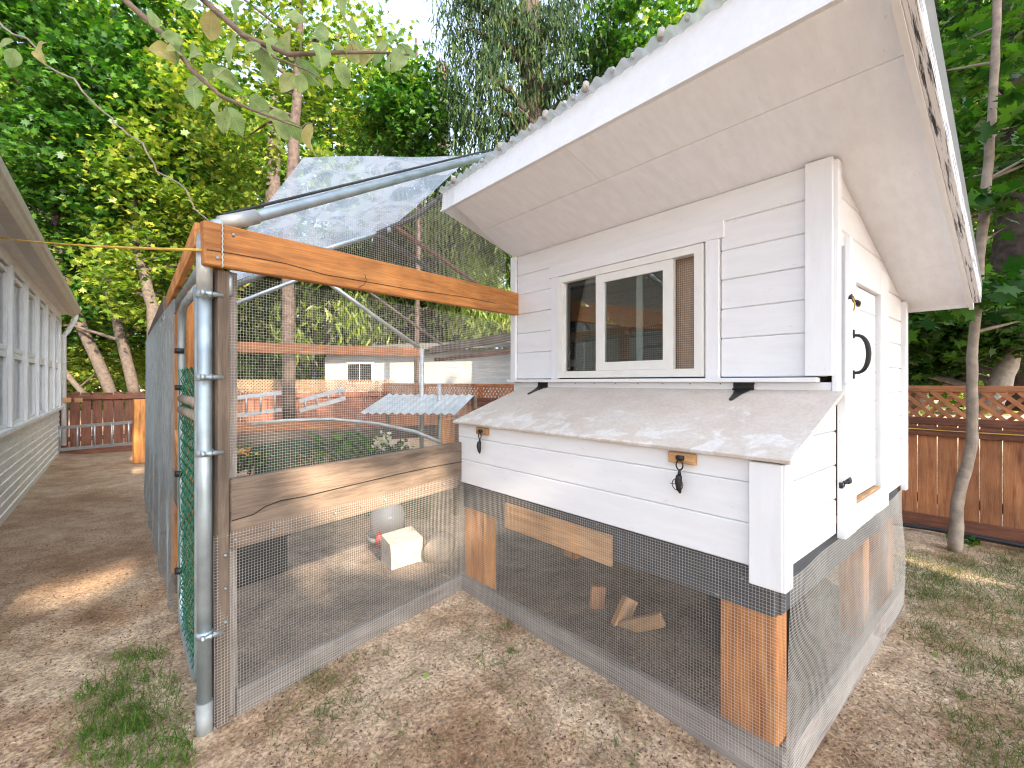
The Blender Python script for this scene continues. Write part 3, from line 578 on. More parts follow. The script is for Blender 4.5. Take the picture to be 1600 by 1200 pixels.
# gate: bent pipe frame with green chain link
gy0, gy1, gx = 2.36, 3.10, .262
gp = [(gx, gy0 + .05, 1.86), (gx, gy1 - .15, 1.86), (gx, gy1 - .04, 1.83), (gx, gy1, 1.70), (gx, gy1, .30), (gx, gy1 - .05, .16), (gx, gy1 - .16, .13), (gx, gy0 + .12, .13), (gx, gy0 + .03, .18), (gx, gy0, .32), (gx, gy0, 1.72), (gx, gy0 + .05, 1.86)]
gate = tube('gate', run, M['galv'], gp, .019, 12)
tube('gate_rail', gate, M['barklight'], [(gx, gy0, 1.36), (gx, gy1, 1.36)], .022, 10); tube('gate_rail', gate, M['barklight'], [(gx, gy0, 1.30), (gx, gy1, 1.30)], .024, 10)
parts = []; pitch = .058                                # woven diamond wire
for i in range(-26, 30):
    pts = []
    for k in range(27):
        z = .16 + k * pitch * .9 / 1.0; y = gy0 + .02 + i * pitch * .5 * 2 + (pitch * .5 if k % 2 else 0)
        if gy0 < y < gy1: pts.append(Vector((gx + (.012 if k % 2 else -.012) + .003 * math.sin(i * 1.9 + k), y, z)))
    if len(pts) > 2: parts.append(tube_geo(pts, .0026, 5, False))
for i in range(-26, 30):
    pts = []
    for k in range(27):
        z = .16 + k * pitch * .9; y = gy0 + .02 + i * pitch + (-pitch * .5 if k % 2 else 0)
        if gy0 < y < gy1: pts.append(Vector((gx + (-.012 if k % 2 else .012) + .003 * math.sin(i * 2.7 + k), y, z)))
    if len(pts) > 2: parts.append(tube_geo(pts, .0026, 5, False))
V_, F_ = join_geo(parts); mesh_obj('chain_link', V_, F_, M['greenvinyl'], gate)
for z in (1.62, 1.42, .95, .42): ring('gate_tie', (gx - .012, gy1 - .02, z), .022, .014, 'black', gate)
# inner timbers of the run
board('back_rail', run, M['fence'], at(330, 541, 5.4), at(660, 551, 7.2), .13, .04)
board('back_rail', run, M['weathered'], at(672, 548, 6.6), at(815, 523, 5.6), .10, .05)
board('back_rail', run, M['fencedark'], at(680, 562, 6.7), at(815, 548, 5.6), .05, .05)
tube('inner_pole', run, M['galvdull'], [at(659, 545, 6.0), at(659, 760, 6.0)], .03, 10)
tube('inner_pole', run, M['galvdull'], [at(686, 600, 5.6), at(688, 780, 5.6)], .025, 10)
board('inner_plank', run, M['weathered'], at(355, 690, 5.2), at(690, 672, 6.2), .16, .04)
board('inner_plank', run, M['fence'], at(360, 668, 5.6), at(560, 663, 6.2), .10, .04)

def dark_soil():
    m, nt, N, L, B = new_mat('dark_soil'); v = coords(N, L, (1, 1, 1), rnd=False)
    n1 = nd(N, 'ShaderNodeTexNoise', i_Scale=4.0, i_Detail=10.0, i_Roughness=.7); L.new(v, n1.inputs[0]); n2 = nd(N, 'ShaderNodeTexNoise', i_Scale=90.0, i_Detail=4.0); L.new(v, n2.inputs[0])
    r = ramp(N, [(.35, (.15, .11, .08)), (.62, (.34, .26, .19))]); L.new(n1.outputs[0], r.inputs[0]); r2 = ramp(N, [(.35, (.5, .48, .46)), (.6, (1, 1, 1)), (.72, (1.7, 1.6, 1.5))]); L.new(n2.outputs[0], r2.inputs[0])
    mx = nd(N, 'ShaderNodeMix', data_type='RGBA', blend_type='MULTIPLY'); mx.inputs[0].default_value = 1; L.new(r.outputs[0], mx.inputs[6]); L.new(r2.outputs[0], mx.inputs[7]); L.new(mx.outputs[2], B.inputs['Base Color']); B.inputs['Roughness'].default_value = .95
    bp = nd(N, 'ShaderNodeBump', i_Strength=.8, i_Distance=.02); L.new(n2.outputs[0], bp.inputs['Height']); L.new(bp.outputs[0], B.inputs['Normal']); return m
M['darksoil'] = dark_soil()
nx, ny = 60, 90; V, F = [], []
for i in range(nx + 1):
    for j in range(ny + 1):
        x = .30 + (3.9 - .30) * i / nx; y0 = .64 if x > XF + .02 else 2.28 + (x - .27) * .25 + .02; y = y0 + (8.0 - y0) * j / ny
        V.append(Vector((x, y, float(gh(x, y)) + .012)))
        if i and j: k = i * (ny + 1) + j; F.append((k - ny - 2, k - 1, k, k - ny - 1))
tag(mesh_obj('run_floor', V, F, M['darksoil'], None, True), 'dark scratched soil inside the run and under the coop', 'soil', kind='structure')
# ------------------------------------------------------------------ things inside and under
def solid(name, pts, mat, label, cat, th=.02, group=None):
    pts = [Vector(p) for p in pts]; nrm = (pts[1] - pts[0]).cross(pts[2] - pts[0]).normalized() * th; k = len(pts)
    return tag(mesh_obj(name, pts + [p - nrm for p in pts], [tuple(range(k)), tuple(range(2 * k - 1, k - 1, -1))] + [(i, i + k, (i + 1) % k + k, (i + 1) % k) for i in range(k)], mat), label, cat, group)
c = atG(392, 902); crate = thing('crate', (c.x, c.y, 0), 'black plastic crate on the soil behind the weathered plank', 'crate')
Mr = Matrix.Translation((c.x, c.y, 0)) @ Matrix.Rotation(math.atan2(T.y, T.x), 4, 'Z')
for nm, b in (('side', (-.2, .2, -.14, -.125, .02, .30)), ('side', (-.2, .2, .125, .14, .02, .30)), ('side', (-.2, -.185, -.125, .125, .02, .30)), ('side', (.185, .2, -.125, .125, .02, .30)), ('bottom', (-.18, .18, -.12, .12, .004, .02)), ('rim', (-.215, .215, -.155, -.142, .285, .315)), ('rim', (-.215, .215, .142, .155, .285, .315))):
    mesh_obj(nm, *box_geo(*b), M['blackplastic'], crate, M=Mr)
c = atG(606, 846); wt = thing('poultry_waterer', (c.x, c.y, 0), 'translucent white jug drinker with red feet inside the run', 'waterer')
def lathe(name, prof, mat, par, c, n=20):
    V, F = [], []
    for r, z in prof:
        for k in range(n): V.append(Vector((c.x + r * math.cos(2 * math.pi * k / n), c.y + r * math.sin(2 * math.pi * k / n), z)))
    for i in range(len(prof) - 1):
        for k in range(n): F.append((i * n + k, i * n + (k + 1) % n, (i + 1) * n + (k + 1) % n, (i + 1) * n + k))
    F.append(tuple(range(n - 1, -1, -1))); F.append(tuple(range((len(prof) - 1) * n, len(prof) * n))); return mesh_obj(name, V, F, mat, par, True)
lathe('jug', [(.10, .08), (.15, .11), (.155, .25), (.13, .32), (.05, .36), (.03, .37)], M['jug'], wt, c)
lathe('tray', [(.12, .03), (.18, .03), (.185, .08), (.17, .08), (.165, .05), (.05, .05)], M['jug'], wt, c)
for u in (592, 625):
    p = at(u, 822, 4.0); lathe('foot', [(.0, .0), (.028, .02), (.032, .08), (.02, .13), (.0, .14)], M['red'], wt, Vector((p.x, p.y, 0)), 10)
a = atG(612, 893); b = atG(660, 880); d = (b - a).normalized(); q_ = Vector((-d.y, d.x, 0))
V = [a, b, b + q_ * .20, a + q_ * .20]; V = [Vector((p.x, p.y, 0)) for p in V]; tp = [V[0] + Vector((-.01, 0, .20)) - q_ * .0, V[1] + Vector((0, 0, .21)), V[2] + Vector((0, 0, .25)), V[3] + Vector((0, 0, .23))]
tag(mesh_obj('concrete_block', V + tp, [(0, 3, 2, 1), (4, 5, 6, 7), (0, 1, 5, 4), (1, 2, 6, 5), (2, 3, 7, 6), (3, 0, 4, 7)], M['stone']), 'pale tilted concrete block on the floor of the run', 'block')
c = atG(692, 884); stump = thing('log_stump', (c.x, c.y, 0), 'short round log beside the pale block in the run', 'log')
tube('log_body', stump, M['barklight'], [c + Vector((-.05, .02, .10)), c + Vector((.10, .16, .11))], [.105, .11], 14)
lb = [((930, 985, 2.9), (935, 915, 2.9), .09, 'orange timber offcut standing under the coop floor', 'cedar'), ((948, 985, 2.75), (1035, 968, 2.55), .075, 'pale timber offcut lying across others under the coop', 'lumber'),
      ((958, 998, 2.7), (985, 935, 2.75), .10, 'short timber offcut leaning on the lying one under the coop', 'lumber')]
for A, Bq, wd_, lab, mt in lb: tag(board('timber_offcut', None, M[mt], at(*A), at(*Bq), wd_, .04), lab, 'timber', 'timber offcuts under the coop')
p = Vector((2.62, .98, 0)); tub = thing('rubber_tub', p, 'large black rubber tub under the coop behind the side mesh', 'tub')
lathe('tub_body', [(.24, .0), (.30, .40), (.315, .42), (.29, .42), (.23, .03)], M['blackplastic'], tub, p, 24)
tin = thing('tin_shelter', atG(650, 740), 'pale corrugated tin sheet propped as a low shelter inside the run', 'shelter')
q4 = [at(560, 646, 5.0), at(606, 616, 6.2), at(742, 617, 6.0), at(712, 647, 4.9)]; V, F = [], []
for i in range(49):
    a_ = i / 48; p1 = q4[0].lerp(q4[3], a_); p2 = q4[1].lerp(q4[2], a_); h = .012 * math.sin(a_ * 2 * math.pi * 12); V += [p1 + UPZ * h, p2 + UPZ * h]
    if i: F.append((2 * i - 2, 2 * i, 2 * i + 1, 2 * i - 1))
mesh_obj('tin_sheet', V, F, M['tin'], tin, True)
for p in q4: tube('prop', tin, M['weathered'], [(p.x, p.y, 0), (p.x, p.y, p.z - .015)], .03, 8)
hp = thing('hoop_frame', atG(560, 760), 'low arched grey pipe hoop with dark green cloth inside the run', 'hoop frame')
pts = [at(u, v, d) for u, v, d in ((392, 662, 4.3), (450, 657, 4.5), (520, 655, 4.7), (590, 662, 4.7), (650, 675, 4.6), (690, 692, 4.5))]
tube('hoop', hp, M['galvdull'], pts, .018, 10)
V, F = [], []
for i, p in enumerate(pts):
    for j in range(6): V.append(Vector((p.x + .06 * math.sin(i * 2 + j), p.y + .08 + .05 * j, (p.z - .24 + .05 * math.sin(i * 1.7)) * (1 - j / 5))))
    if i:
        for j in range(5): k = i * 6 + j; F.append((k - 6, k, k + 1, k - 5))
mesh_obj('cloth', V, F, M['tarp'], hp, True)
def ladder(a, b, up, label, n=6):
    a, b, up = Vector(a), Vector(b), Vector(up); t = thing('ladder', (a.x, a.y, 0), label, 'ladder', 'ladders')
    board('rail', t, M['alu'], a, b, .06, .025, up=(0, 0, 1)); board('rail', t, M['alu'], a + up, b + up, .06, .025, up=(0, 0, 1))
    for i in range(n):
        p = a.lerp(b, (i + .5) / n); tube('rung', t, M['alu'], [p, p + up], .016, 8)
ladder(at(350, 652, 6.6), at(440, 640, 7.0), (0, 0, .26), 'aluminium ladder lying on edge seen through the mesh beside the wooden post', 4)
ladder(at(468, 642, 6.6), at(540, 622, 6.9), (0, .02, .14), 'aluminium ladder tipped up at one end seen through the mesh', 4)

# ------------------------------------------------------------------ house on the left
HX = -.885; HY0, HY1 = 2.9, 12.55
house = thing('house', (HX - 2.5, 9, 0), 'white house with lapped siding and a long row of sash windows', 'house')
mesh_obj('wall_core', *box_geo(HX - 5, HX - .03, HY0 + .03, HY1 - .03, 0, 2.95), M['housegrey'], house)
z = .02; k = 0
while z < .90:
    board('siding_board', house, M['housegrey'], (HX - .008, HY0, z + .052), (HX - .008, HY1, z + .052), .106, .018, up=(.12, 0, 1)); z += .103
board('window_sill', house, M['housewhite'], (HX + .02, HY0, .955), (HX + .02, HY1, .955), .045, .08)
z = 1.0
for i in range(17): board('siding_board', house, M['housegrey'], (HX - 2.5, HY1 - .0, z), (HX - .02, HY1, z), .104, .018); z += .103
for i in range(9): board('siding_board', house, M['housegrey'], (HX - 2.5, HY1, .05 + i * .103), (HX - .02, HY1, .05 + i * .103), .104, .018)
pitchy = 1.045; y = 6.0 - pitchy
while y < HY1 - .05:
    board('window_post', house, M['housewhite'], (HX + .01, y, .98), (HX + .01, y, 2.66), .12, .07, up=(0, 1, 0))
    y2 = y + pitchy
    if y2 < HY1 + .3:
        wf = board('window', house, M['housewhite'], (HX - .02, y + .06, 1.76), (HX - .02, y2 - .06, 1.76), .06, .05)
        for zc_, hh in ((1.36, .74), (2.20, .80)):
            board('pane', wf, M['glass'], (HX - .018, y + .10, zc_), (HX - .018, y2 - .10, zc_), hh, .006, bev=0)
            board('curtain', wf, M['housewhite'], (HX - .026, y + .10, zc_), (HX - .026, y2 - .10, zc_), hh, .006, bev=0)
            for yy in (y + .09, y2 - .09): board('sash_stile', wf, M['housewhite'], (HX - .005, yy, zc_ - hh / 2), (HX - .005, yy, zc_ + hh / 2), .06, .04, up=(0, 1, 0))
            for zz_ in (zc_ - hh / 2, zc_ + hh / 2): board('sash_rail', wf, M['housewhite'], (HX - .006, y + .12, zz_), (HX - .006, y2 - .12, zz_), .05, .036)
    y = y2
board('frieze_board', house, M['housewhite'], (HX + .012, HY0, 2.73), (HX + .012, HY1, 2.73), .16, .03)
board('soffit', house, M['housewhite'], (HX + .10, HY0 - .2, 2.80), (HX + .10, HY1 + .1, 2.80), .02, .20)
gp_ = [(.36, 2.82), (.36, 2.80), (.47, 2.80), (.49, 2.83), (.50, 2.86), (.52, 2.88), (.53, 2.94), (.515, 2.94), (.50, 2.89), (.37, 2.82)]
V = [Vector((HX + x - .225, y, z - .03)) for y in (HY0 - .2, HY1 + .12) for x, z in gp_]; k = len(gp_)
mesh_obj('gutter', V, [(i, i + 1, i + 1 + k, i + k) for i in range(k - 1)] + [tuple(range(k)), tuple(range(2 * k - 1, k - 1, -1))], M['gutter'], house)
tube('downspout', house, M['housewhite'], [(HX + .24, HY1 - .05, 2.78), (HX + .22, HY1 - .05, 2.68), (HX + .12, HY1 - .0, 2.45), (HX + .06, HY1 + .02, 2.36), (HX + .06, HY1 + .04, .2)], .04, 10)
V = [Vector(p) for p in ((HX + .28, HY0 - .2, 2.90), (HX + .28, HY1 + .12, 2.90), (HX - 2.6, HY1 + .12, 4.2), (HX - 2.6, HY0 - .2, 4.2), (HX - 5.4, HY1 + .12, 2.93), (HX - 5.4, HY0 - .2, 2.93))]
V += [v + Vector((0, 0, .06)) for v in V]
mesh_obj('roof', V, [(0, 1, 2, 3), (3, 2, 4, 5), (6, 9, 8, 7), (9, 11, 10, 8), (0, 6, 7, 1), (1, 7, 8, 2), (2, 8, 10, 4), (0, 3, 9, 6), (3, 5, 11, 9), (4, 10, 11, 5)], M['shingle'], house)
# yellow rope from the eave to the run
def sag(a, b, s, n=24): a, b = Vector(a), Vector(b); return [a.lerp(b, i / n) - UPZ * s * 4 * (i / n) * (1 - i / n) for i in range(n + 1)]
tag(tube('rope', None, M['rope'], sag(at(-60, 362, 4.2), R(-.03, 1.985, .05), .03), .006, 6), 'yellow rope slung from the house eave to the run post', 'rope')

# ------------------------------------------------------------------ fences
def fence(name, label, a, b, h, bw, parts_to=None, lattice=None, mat='fence', gap=.006, y_hide=None):
    a, b = Vector(a), Vector(b); d = (b - a); L_ = d.length; d.normalize(); nr = Vector((-d.y, d.x, 0))
    f = thing(name, (a + b) / 2, label, 'fence'); n_ = int(L_ / bw); top = h if not lattice else h - .33
    for i in range(n_):
        p = a + d * (i + .5) * bw; hh = top + random.uniform(-.012, .012)
        board('fence_board', f, M[mat], p + UPZ * .05, p + UPZ * hh, bw - gap, .018, up=d)
    board('rail', f, M['fencedark'], a + UPZ * .30 + nr * .03, b + UPZ * .30 + nr * .03, .09, .04); board('rail', f, M['fencedark'], a + UPZ * (top - .10) - nr * .03, b + UPZ * (top - .10) - nr * .03, .09, .04)
    board('kick_board', f, M['fencedark'], a + UPZ * .07 - nr * .025, b + UPZ * .07 - nr * .025, .16, .03)
    for i in range(0, int(L_ / 2.4) + 1):
        p = a + d * min(L_, i * 2.4); board('fence_post', f, M['fencedark'], p + nr * .075, p + nr * .075 + UPZ * (h - .01), .09, .09, up=d)
    return f, a, b, d, nr, top, L_
# right boundary fence with lattice top
f, a, b, d, nr, top, L_ = fence('lattice_fence', 'red brown board fence with lattice top behind the coop', (6.05, 13.0, 0), (6.05, -2.2, 0), 1.40, .145, lattice=True, mat='fence')
board('cap_rail', f, M['fence'], a + UPZ * 1.385 - nr * .0, b + UPZ * 1.385, .06, .05); board('cap_rail', f, M['fencedark'], a + UPZ * 1.07, b + UPZ * 1.07, .07, .06)
y = -2.2; far = []
while y < 12.9:
    for sg, off in ((1, -.014), (-1, .0)):
        p = Vector((6.05 + off, y, 1.09)); q2 = Vector((6.05 + off, y + sg * .27, 1.36))
        if -1.0 < y < 2.6: board('lattice_slat', f, M['fence'], p, q2, .036, .008, up=(0, sg, -1), bev=0)
        else: far.append((p, q2, sg))
    y += .115
V_, F_ = join_geo([([p + Vector((dx, dy, 0)) for dx in (-.004, .004) for dy in (-.025, .025)] + [q2 + Vector((dx, dy, 0)) for dx in (-.004, .004) for dy in (-.025, .025)], [(0, 1, 5, 4), (1, 3, 7, 5), (3, 2, 6, 7), (2, 0, 4, 6)]) for p, q2, sg in far])
tag(mesh_obj('lattice_slats', V_, F_, M['fence'], f), kind='stuff')
tag(tube('cord', None, M['rope'], sag((6.0, 1.35, 1.00), (5.98, -1.2, 1.03), .03), .005, 6), 'thin yellow cord strung along the lattice fence', 'cord')
tag(tube('hose', None, M['blackplastic'], [(5.86, -1.5, .03), (5.85, -.6, .05), (5.88, 0, .045), (5.90, .6, .05), (5.86, 1.2, .03), (5.88, 2.2, .03)], .02, 10), 'black hose pipe lying along the foot of the lattice fence', 'hose')
# back fence
f2, a, b, d, nr, top, L_ = fence('board_fence', 'dark red board fence with gaps at the end of the house path', (-1.6, 12.75, 0), (1.0, 12.75, 0), 1.24, .168, mat='fencedark', gap=.018)
for u in (105, 123): board('patch_block', f2, M['lumber'], at(u, 625, 9.0) - Vector((.06, 0.05, 0)), at(u, 625, 9.0) - Vector((-.06, .05, 0)), .09, .02)
f3, a, b, d, nr, top, L_ = fence('trellis_fence', 'brown back fence with pale lattice beyond the run', (1.1, 13.05, 0), (6.35, 13.05, 0), 1.50, .15, lattice=True, mat='fencedark')
parts = []
for i in range(62):
    for sg in (1, -1):
        p = Vector((1.1 + i * .082, 13.05 - .01 * sg, 1.18)); q2 = p + Vector((sg * .34, 0, .34)); parts.append(([p + Vector((dx, dy, 0)) for dx in (-.02, .02) for dy in (-.004, .004)] + [q2 + Vector((dx, dy, 0)) for dx in (-.02, .02) for dy in (-.004, .004)], [(0, 1, 5, 4), (1, 3, 7, 5), (3, 2, 6, 7), (2, 0, 4, 6)]))
V_, F_ = join_geo(parts); tag(mesh_obj('lattice_slats', V_, F_, M['ply'], f3), kind='stuff')
gpz = at(219, 690, 8.2); tag(board('gate_post', None, M['cedar'], (gpz.x, gpz.y, 0), (gpz.x, gpz.y, 1.14), .20, .10, up=(1, .2, 0), bev=.008), 'stout pale orange timber post at the end of the path', 'post')
la = at(80, 668, 8.7); lb_ = at(212, 664, 9.1)
ladder(at(80, 704, 8.75), at(214, 692, 9.0), (0, 0, .42), 'aluminium ladder lying on edge along the end fence', 5)

# ------------------------------------------------------------------ neighbouring buildings
nb = thing('neighbour_house', (8.6, 17, 0), 'pale sided neighbouring house seen through the run mesh', 'house')
NA = at(508, 600, 16.2); NBp = at(840, 600, 13.4); dn = (NBp - NA); dn.z = 0; ln = dn.length; dn.normalize(); nn = Vector((-dn.y, dn.x, 0))
NA.z = 0
z = .1
while z < 2.35: board('siding_board', nb, M['neighbour'], NA + UPZ * (z + .11), NA + dn * ln + UPZ * (z + .11), .222, .03, up=Vector((0, 0, 1)) + nn * -.06); z += .225
V = [NA + nn * .05, NA + dn * ln + nn * .05, NA + dn * ln + nn * 5, NA + nn * 5]; V += [v + UPZ * 2.46 for v in V]
mesh_obj('wall_core', V, [(0, 3, 2, 1), (4, 5, 6, 7), (0, 1, 5, 4), (1, 2, 6, 5), (2, 3, 7, 6), (3, 0, 4, 7)], M['neighbour'], nb)
V = [NA - dn * .3 - nn * .45 + UPZ * 2.47, NA + dn * (ln + .3) - nn * .45 + UPZ * 2.47, NA + dn * (ln + .3) + nn * 2.5 + UPZ * 2.85, NA - dn * .3 + nn * 2.5 + UPZ * 2.85]; V += [v + UPZ * .12 for v in V]
mesh_obj('roof', V, [(0, 3, 2, 1), (4, 5, 6, 7), (0, 1, 5, 4), (1, 2, 6, 5), (2, 3, 7, 6), (3, 0, 4, 7)], M['shingle'], nb)
p = NA + dn * 1.0 - nn * .04; wn = board('window', nb, M['vinyl'], p + UPZ * 1.75, p + dn * 1.1 + UPZ * 1.75, .75, .04)
for i in range(2): board('pane', wn, M['blackplastic'], p + dn * (.06 + .51 * i) + UPZ * 1.75 - nn * .022, p + dn * (.53 + .51 * i) + UPZ * 1.75 - nn * .022, .63, .01, bev=0)

# ------------------------------------------------------------------ foliage
MAPLE = np.array([(0, -.50), (.10, -.16), (.42, -.30), (.34, -.05), (.56, .14), (.30, .18), (.24, .34), (.13, .26), (0, .62), (-.13, .26), (-.24, .34), (-.30, .18), (-.56, .14), (-.34, -.05), (-.42, -.30), (-.10, -.16)])
SIMPLE = np.array([(0, -.5), (.40, -.22), (.48, .12), (.14, .18), (0, .6), (-.14, .18), (-.48, .12), (-.40, -.22)])
OVAL = np.array([(0, -.52), (.17, -.42), (.30, -.20), (.34, .02), (.27, .26), (.12, .46), (0, .56), (-.12, .46), (-.27, .26), (-.34, .02), (-.30, -.20), (-.17, -.42)])
SPRAY = np.array([(0, -.5), (.05, -.2), (.16, -.05), (.05, .05), (.11, .25), (0, .6), (-.10, .2), (-.04, .05), (-.15, -.1), (-.05, -.25)])
BLADE = np.array([(-.5, 0), (.5, 0), (.35, .5), (0, 1.), (-.35, .5)])
def leaves(name, C, size, shape, mat, parent, nz=(0, 0, 1), spread=.7, hang=None, rng=RNG, fold=.18, kind=None, asp=1.0, sv=(.65, 1.25)):
    n_ = len(C); k = len(shape)
    if hang is None:
        nrm = np.array(nz)[None] + rng.normal(size=(n_, 3)) * spread; nrm /= np.linalg.norm(nrm, axis=1)[:, None]
        t = rng.normal(size=(n_, 3)); t -= (t * nrm).sum(1)[:, None] * nrm; t /= np.linalg.norm(t, axis=1)[:, None]
    else:
        t = np.array([0, 0, -1.])[None] * hang + rng.normal(size=(n_, 3)) * spread; t /= np.linalg.norm(t, axis=1)[:, None]
        nrm = rng.normal(size=(n_, 3)); nrm -= (nrm * t).sum(1)[:, None] * t; nrm /= np.linalg.norm(nrm, axis=1)[:, None]
    s_ = np.cross(t, nrm); sz = size * rng.uniform(*sv, size=n_)
    V = C[:, None, :] + sz[:, None, None] * (shape[None, :, 0, None] * asp * s_[:, None] + shape[None, :, 1, None] * t[:, None] + (np.abs(shape[:, 0]) * -fold - shape[:, 1] ** 2 * fold * .8)[None, :, None] * nrm[:, None])
    o = np_mesh(name, V.reshape(-1, 3), np.arange(n_ * k), k, mat, parent)
    if kind: o['kind'] = kind
    return o
def blob(c, r, nc, per, cr, flat=.45, hollow=.55, rng=RNG):
    """leaf positions: flattened sprays spread through an ellipsoid, denser near its skin; also returns spray centres"""
    d = rng.normal(size=(nc, 3)); d /= np.linalg.norm(d, axis=1)[:, None]; rad = rng.uniform(hollow ** 3, 1, nc) ** (1 / 3)
    cc = np.array(c)[None] + d * rad[:, None] * np.array(r)[None]
    crr = cr * rng.uniform(.5, 1.4, nc)
    P = cc[:, None, :] + rng.normal(size=(nc, per, 3)) * crr[:, None, None] * np.array([1, 1, flat]) * .6
    return P.reshape(-1, 3), cc
def tree(name, label, path, rads, blobs, mat, bark, lsize, shape=SIMPLE, group=None, spread=.6, nz=(0, 0, 1), limbs=14, hang=None, asp=1.0, holes=None, cat='tree'):
    path = [Vector(p) for p in path]; t = thing(name, (path[0].x, path[0].y, 0), label, cat, group)
    pp = []; rr = []
    for i in range(len(path) - 1):
        for k in range(6):
            f_ = k / 6; pp.append(path[i].lerp(path[i + 1], f_) + Vector((random.uniform(-1, 1), random.uniform(-1, 1), 0)) * rads[i] * .12); rr.append((rads[i] * (1 - f_) + rads[i + 1] * f_) * random.uniform(.95, 1.06))
    pp.append(path[-1]); rr.append(rads[-1]); tube('trunk', t, M[bark], pp, rr, 12)
    Ps, Cs = [], []
    for bl in blobs: P_, C_ = blob(*bl); Ps.append(P_); Cs.append(C_)
    P_ = np.concatenate(Ps); C_ = np.concatenate(Cs)
    if holes is not None: P_ = P_[holes(P_)]
    leaves('crown', P_, lsize, shape, M[mat], t, nz, spread, hang, asp=asp)
    geo = []
    for i in RNG.choice(len(C_), min(limbs, len(C_)), replace=False):
        e = Vector(C_[i]); hz = [k for k, p in enumerate(pp) if p.z < e.z - .1 * (e - p).length] or [0]
        s0 = pp[hz[-1]]; r0 = rr[hz[-1]] * .45; mid_ = s0.lerp(e, .5) + Vector((random.uniform(-.2, .2), random.uniform(-.2, .2), (e - s0).length * .08))
        V_, F_ = tube_geo([s0, s0.lerp(mid_, .5), mid_, mid_.lerp(e, .55), e], [r0, r0 * .8, r0 * .55, r0 * .35, r0 * .12], 6, False); mesh_obj('limb', V_, F_, M[bark], t, True)
    return t
def C3(u, v, d): return tuple(at(u, v, d))
# maples behind the house and the end fence
tree('maple_tree', 'maple with slender trunk leaning left behind the end fence', [C3(178, 625, 14), C3(122, 495, 14), C3(98, 430, 14), C3(72, 222, 14.2), C3(50, 0, 14.4)], [.16, .14, .12, .09, .05],
     [(C3(90, 180, 14), (3.2, 3.0, 3.6), 230, 55, .62, .3), (C3(60, 420, 14.5), (2.2, 2, 1.6), 75, 50, .55, .3), (C3(60, -60, 13), (3, 3, 2.5), 120, 40, .8)], 'maple', 'barkwarm', .19, MAPLE)
tree('maple_tree', 'maple with mottled trunk rising beside the stout pale post', [C3(212, 622, 13.5), C3(186, 515, 13.5), C3(166, 430, 13.6), C3(150, 330, 13.8), C3(140, 60, 14)], [.15, .13, .12, .09, .05],
     [(C3(190, 230, 13.3), (2.2, 2.2, 2.6), 165, 55, .58, .3), (C3(170, 480, 15.5), (2.6, 2, 1.5), 90, 50, .55, .3), (C3(260, 120, 13.5), (2.0, 2.0, 2.2), 90, 50, .55, .3)], 'maple', 'barkwarm', .185, MAPLE)
tree('maple_tree', 'maple whose trunk shows just left of the run eave', [C3(246, 640, 12.5), C3(238, 480, 12.5), C3(216, 395, 12.8), C3(200, 180, 13)], [.16, .14, .11, .05],
     [(C3(290, 280, 13), (1.7, 1.7, 1.9), 150, 42, .6), (C3(250, 430, 13.6), (1.8, 1.6, 1.6), 110, 42, .6)], 'sunyellowmaple', 'barkwarm', .165, MAPLE)
tree('maple_tree', 'thin leaning sapling trunk low behind the end fence by the house', [C3(138, 625, 14), C3(92, 570, 14.2), C3(40, 500, 14.5)], [.08, .07, .04],
     [(C3(60, 540, 15), (1.8, 1.6, 1.2), 90, 40, .6), (C3(150, 560, 16), (2, 1.5, .9), 90, 40, .6)], 'sunyellowmaple', 'barkwarm', .14, MAPLE, limbs=6)
# trees beyond the run
tree('maple_tree', 'tall tree with bare brown trunk rising behind the plastic run roof', [C3(452, 660, 10.5), C3(450, 400, 10.5), C3(458, 240, 10.6), C3(466, 130, 10.7), C3(470, -60, 11)], [.15, .13, .12, .10, .07],
     [(C3(380, 150, 11.5), (1.7, 1.6, 1.6), 75, 36, .55), (C3(560, 120, 12), (2.0, 1.6, 1.5), 60, 36, .6), (C3(420, 20, 11), (2.2, 2, 1.2), 60, 36, .6)], 'sunyellowmaple', 'barkdark', .15, MAPLE, limbs=10)
tree('maple_tree', 'green maple with star shaped leaves in front of the dark cedar', [C3(650, 640, 13), C3(655, 300, 13), C3(650, 60, 13)], [.07, .06, .035],
     [(C3(645, 190, 12.2), (1.1, 1.1, 1.3), 110, 40, .45), (C3(560, 190, 14), (2, 1.5, 1.0), 60, 36, .6)], 'maple', 'barkdark', .15, MAPLE, limbs=8)
tree('cedar_tree', 'tall drooping cedar with red brown trunk above the coop roof', [C3(836, 640, 12), C3(834, 220, 12), C3(828, 60, 12), C3(826, -150, 12)], [.42, .34, .28, .2],
     [(C3(760, 130, 11.6), (1.3, 1.2, 2.2), 85, 60, .42, 1.6), (C3(900, 110, 12), (1.3, 1.3, 2.0), 70, 60, .42, 1.6), (C3(830, 0, 11.6), (2.0, 1.4, 1.4), 60, 60, .42, 1.6), (C3(840, 150, 11.2), (1.0, .7, 1.6), 16, 50, .4, 1.6)], 'cedarleaf', 'barkdark', .25, SPRAY, spread=.30, hang=1.0, limbs=30, asp=.75)
tree('cedar_tree', 'cedar with yellow green sprays seen through the run mesh on the left', [C3(420, 640, 20), C3(425, 300, 20), C3(430, 150, 20)], [.4, .3, .2],
     [(C3(420, 470, 19), (3.2, 2.4, 2.4), 120, 55, .75, .8), (C3(400, 560, 19), (3.2, 2, 1.2), 60, 50, .7, .8)], 'cedarleaf', 'barkdark', .38, SPRAY, spread=.5, hang=.8, limbs=10)
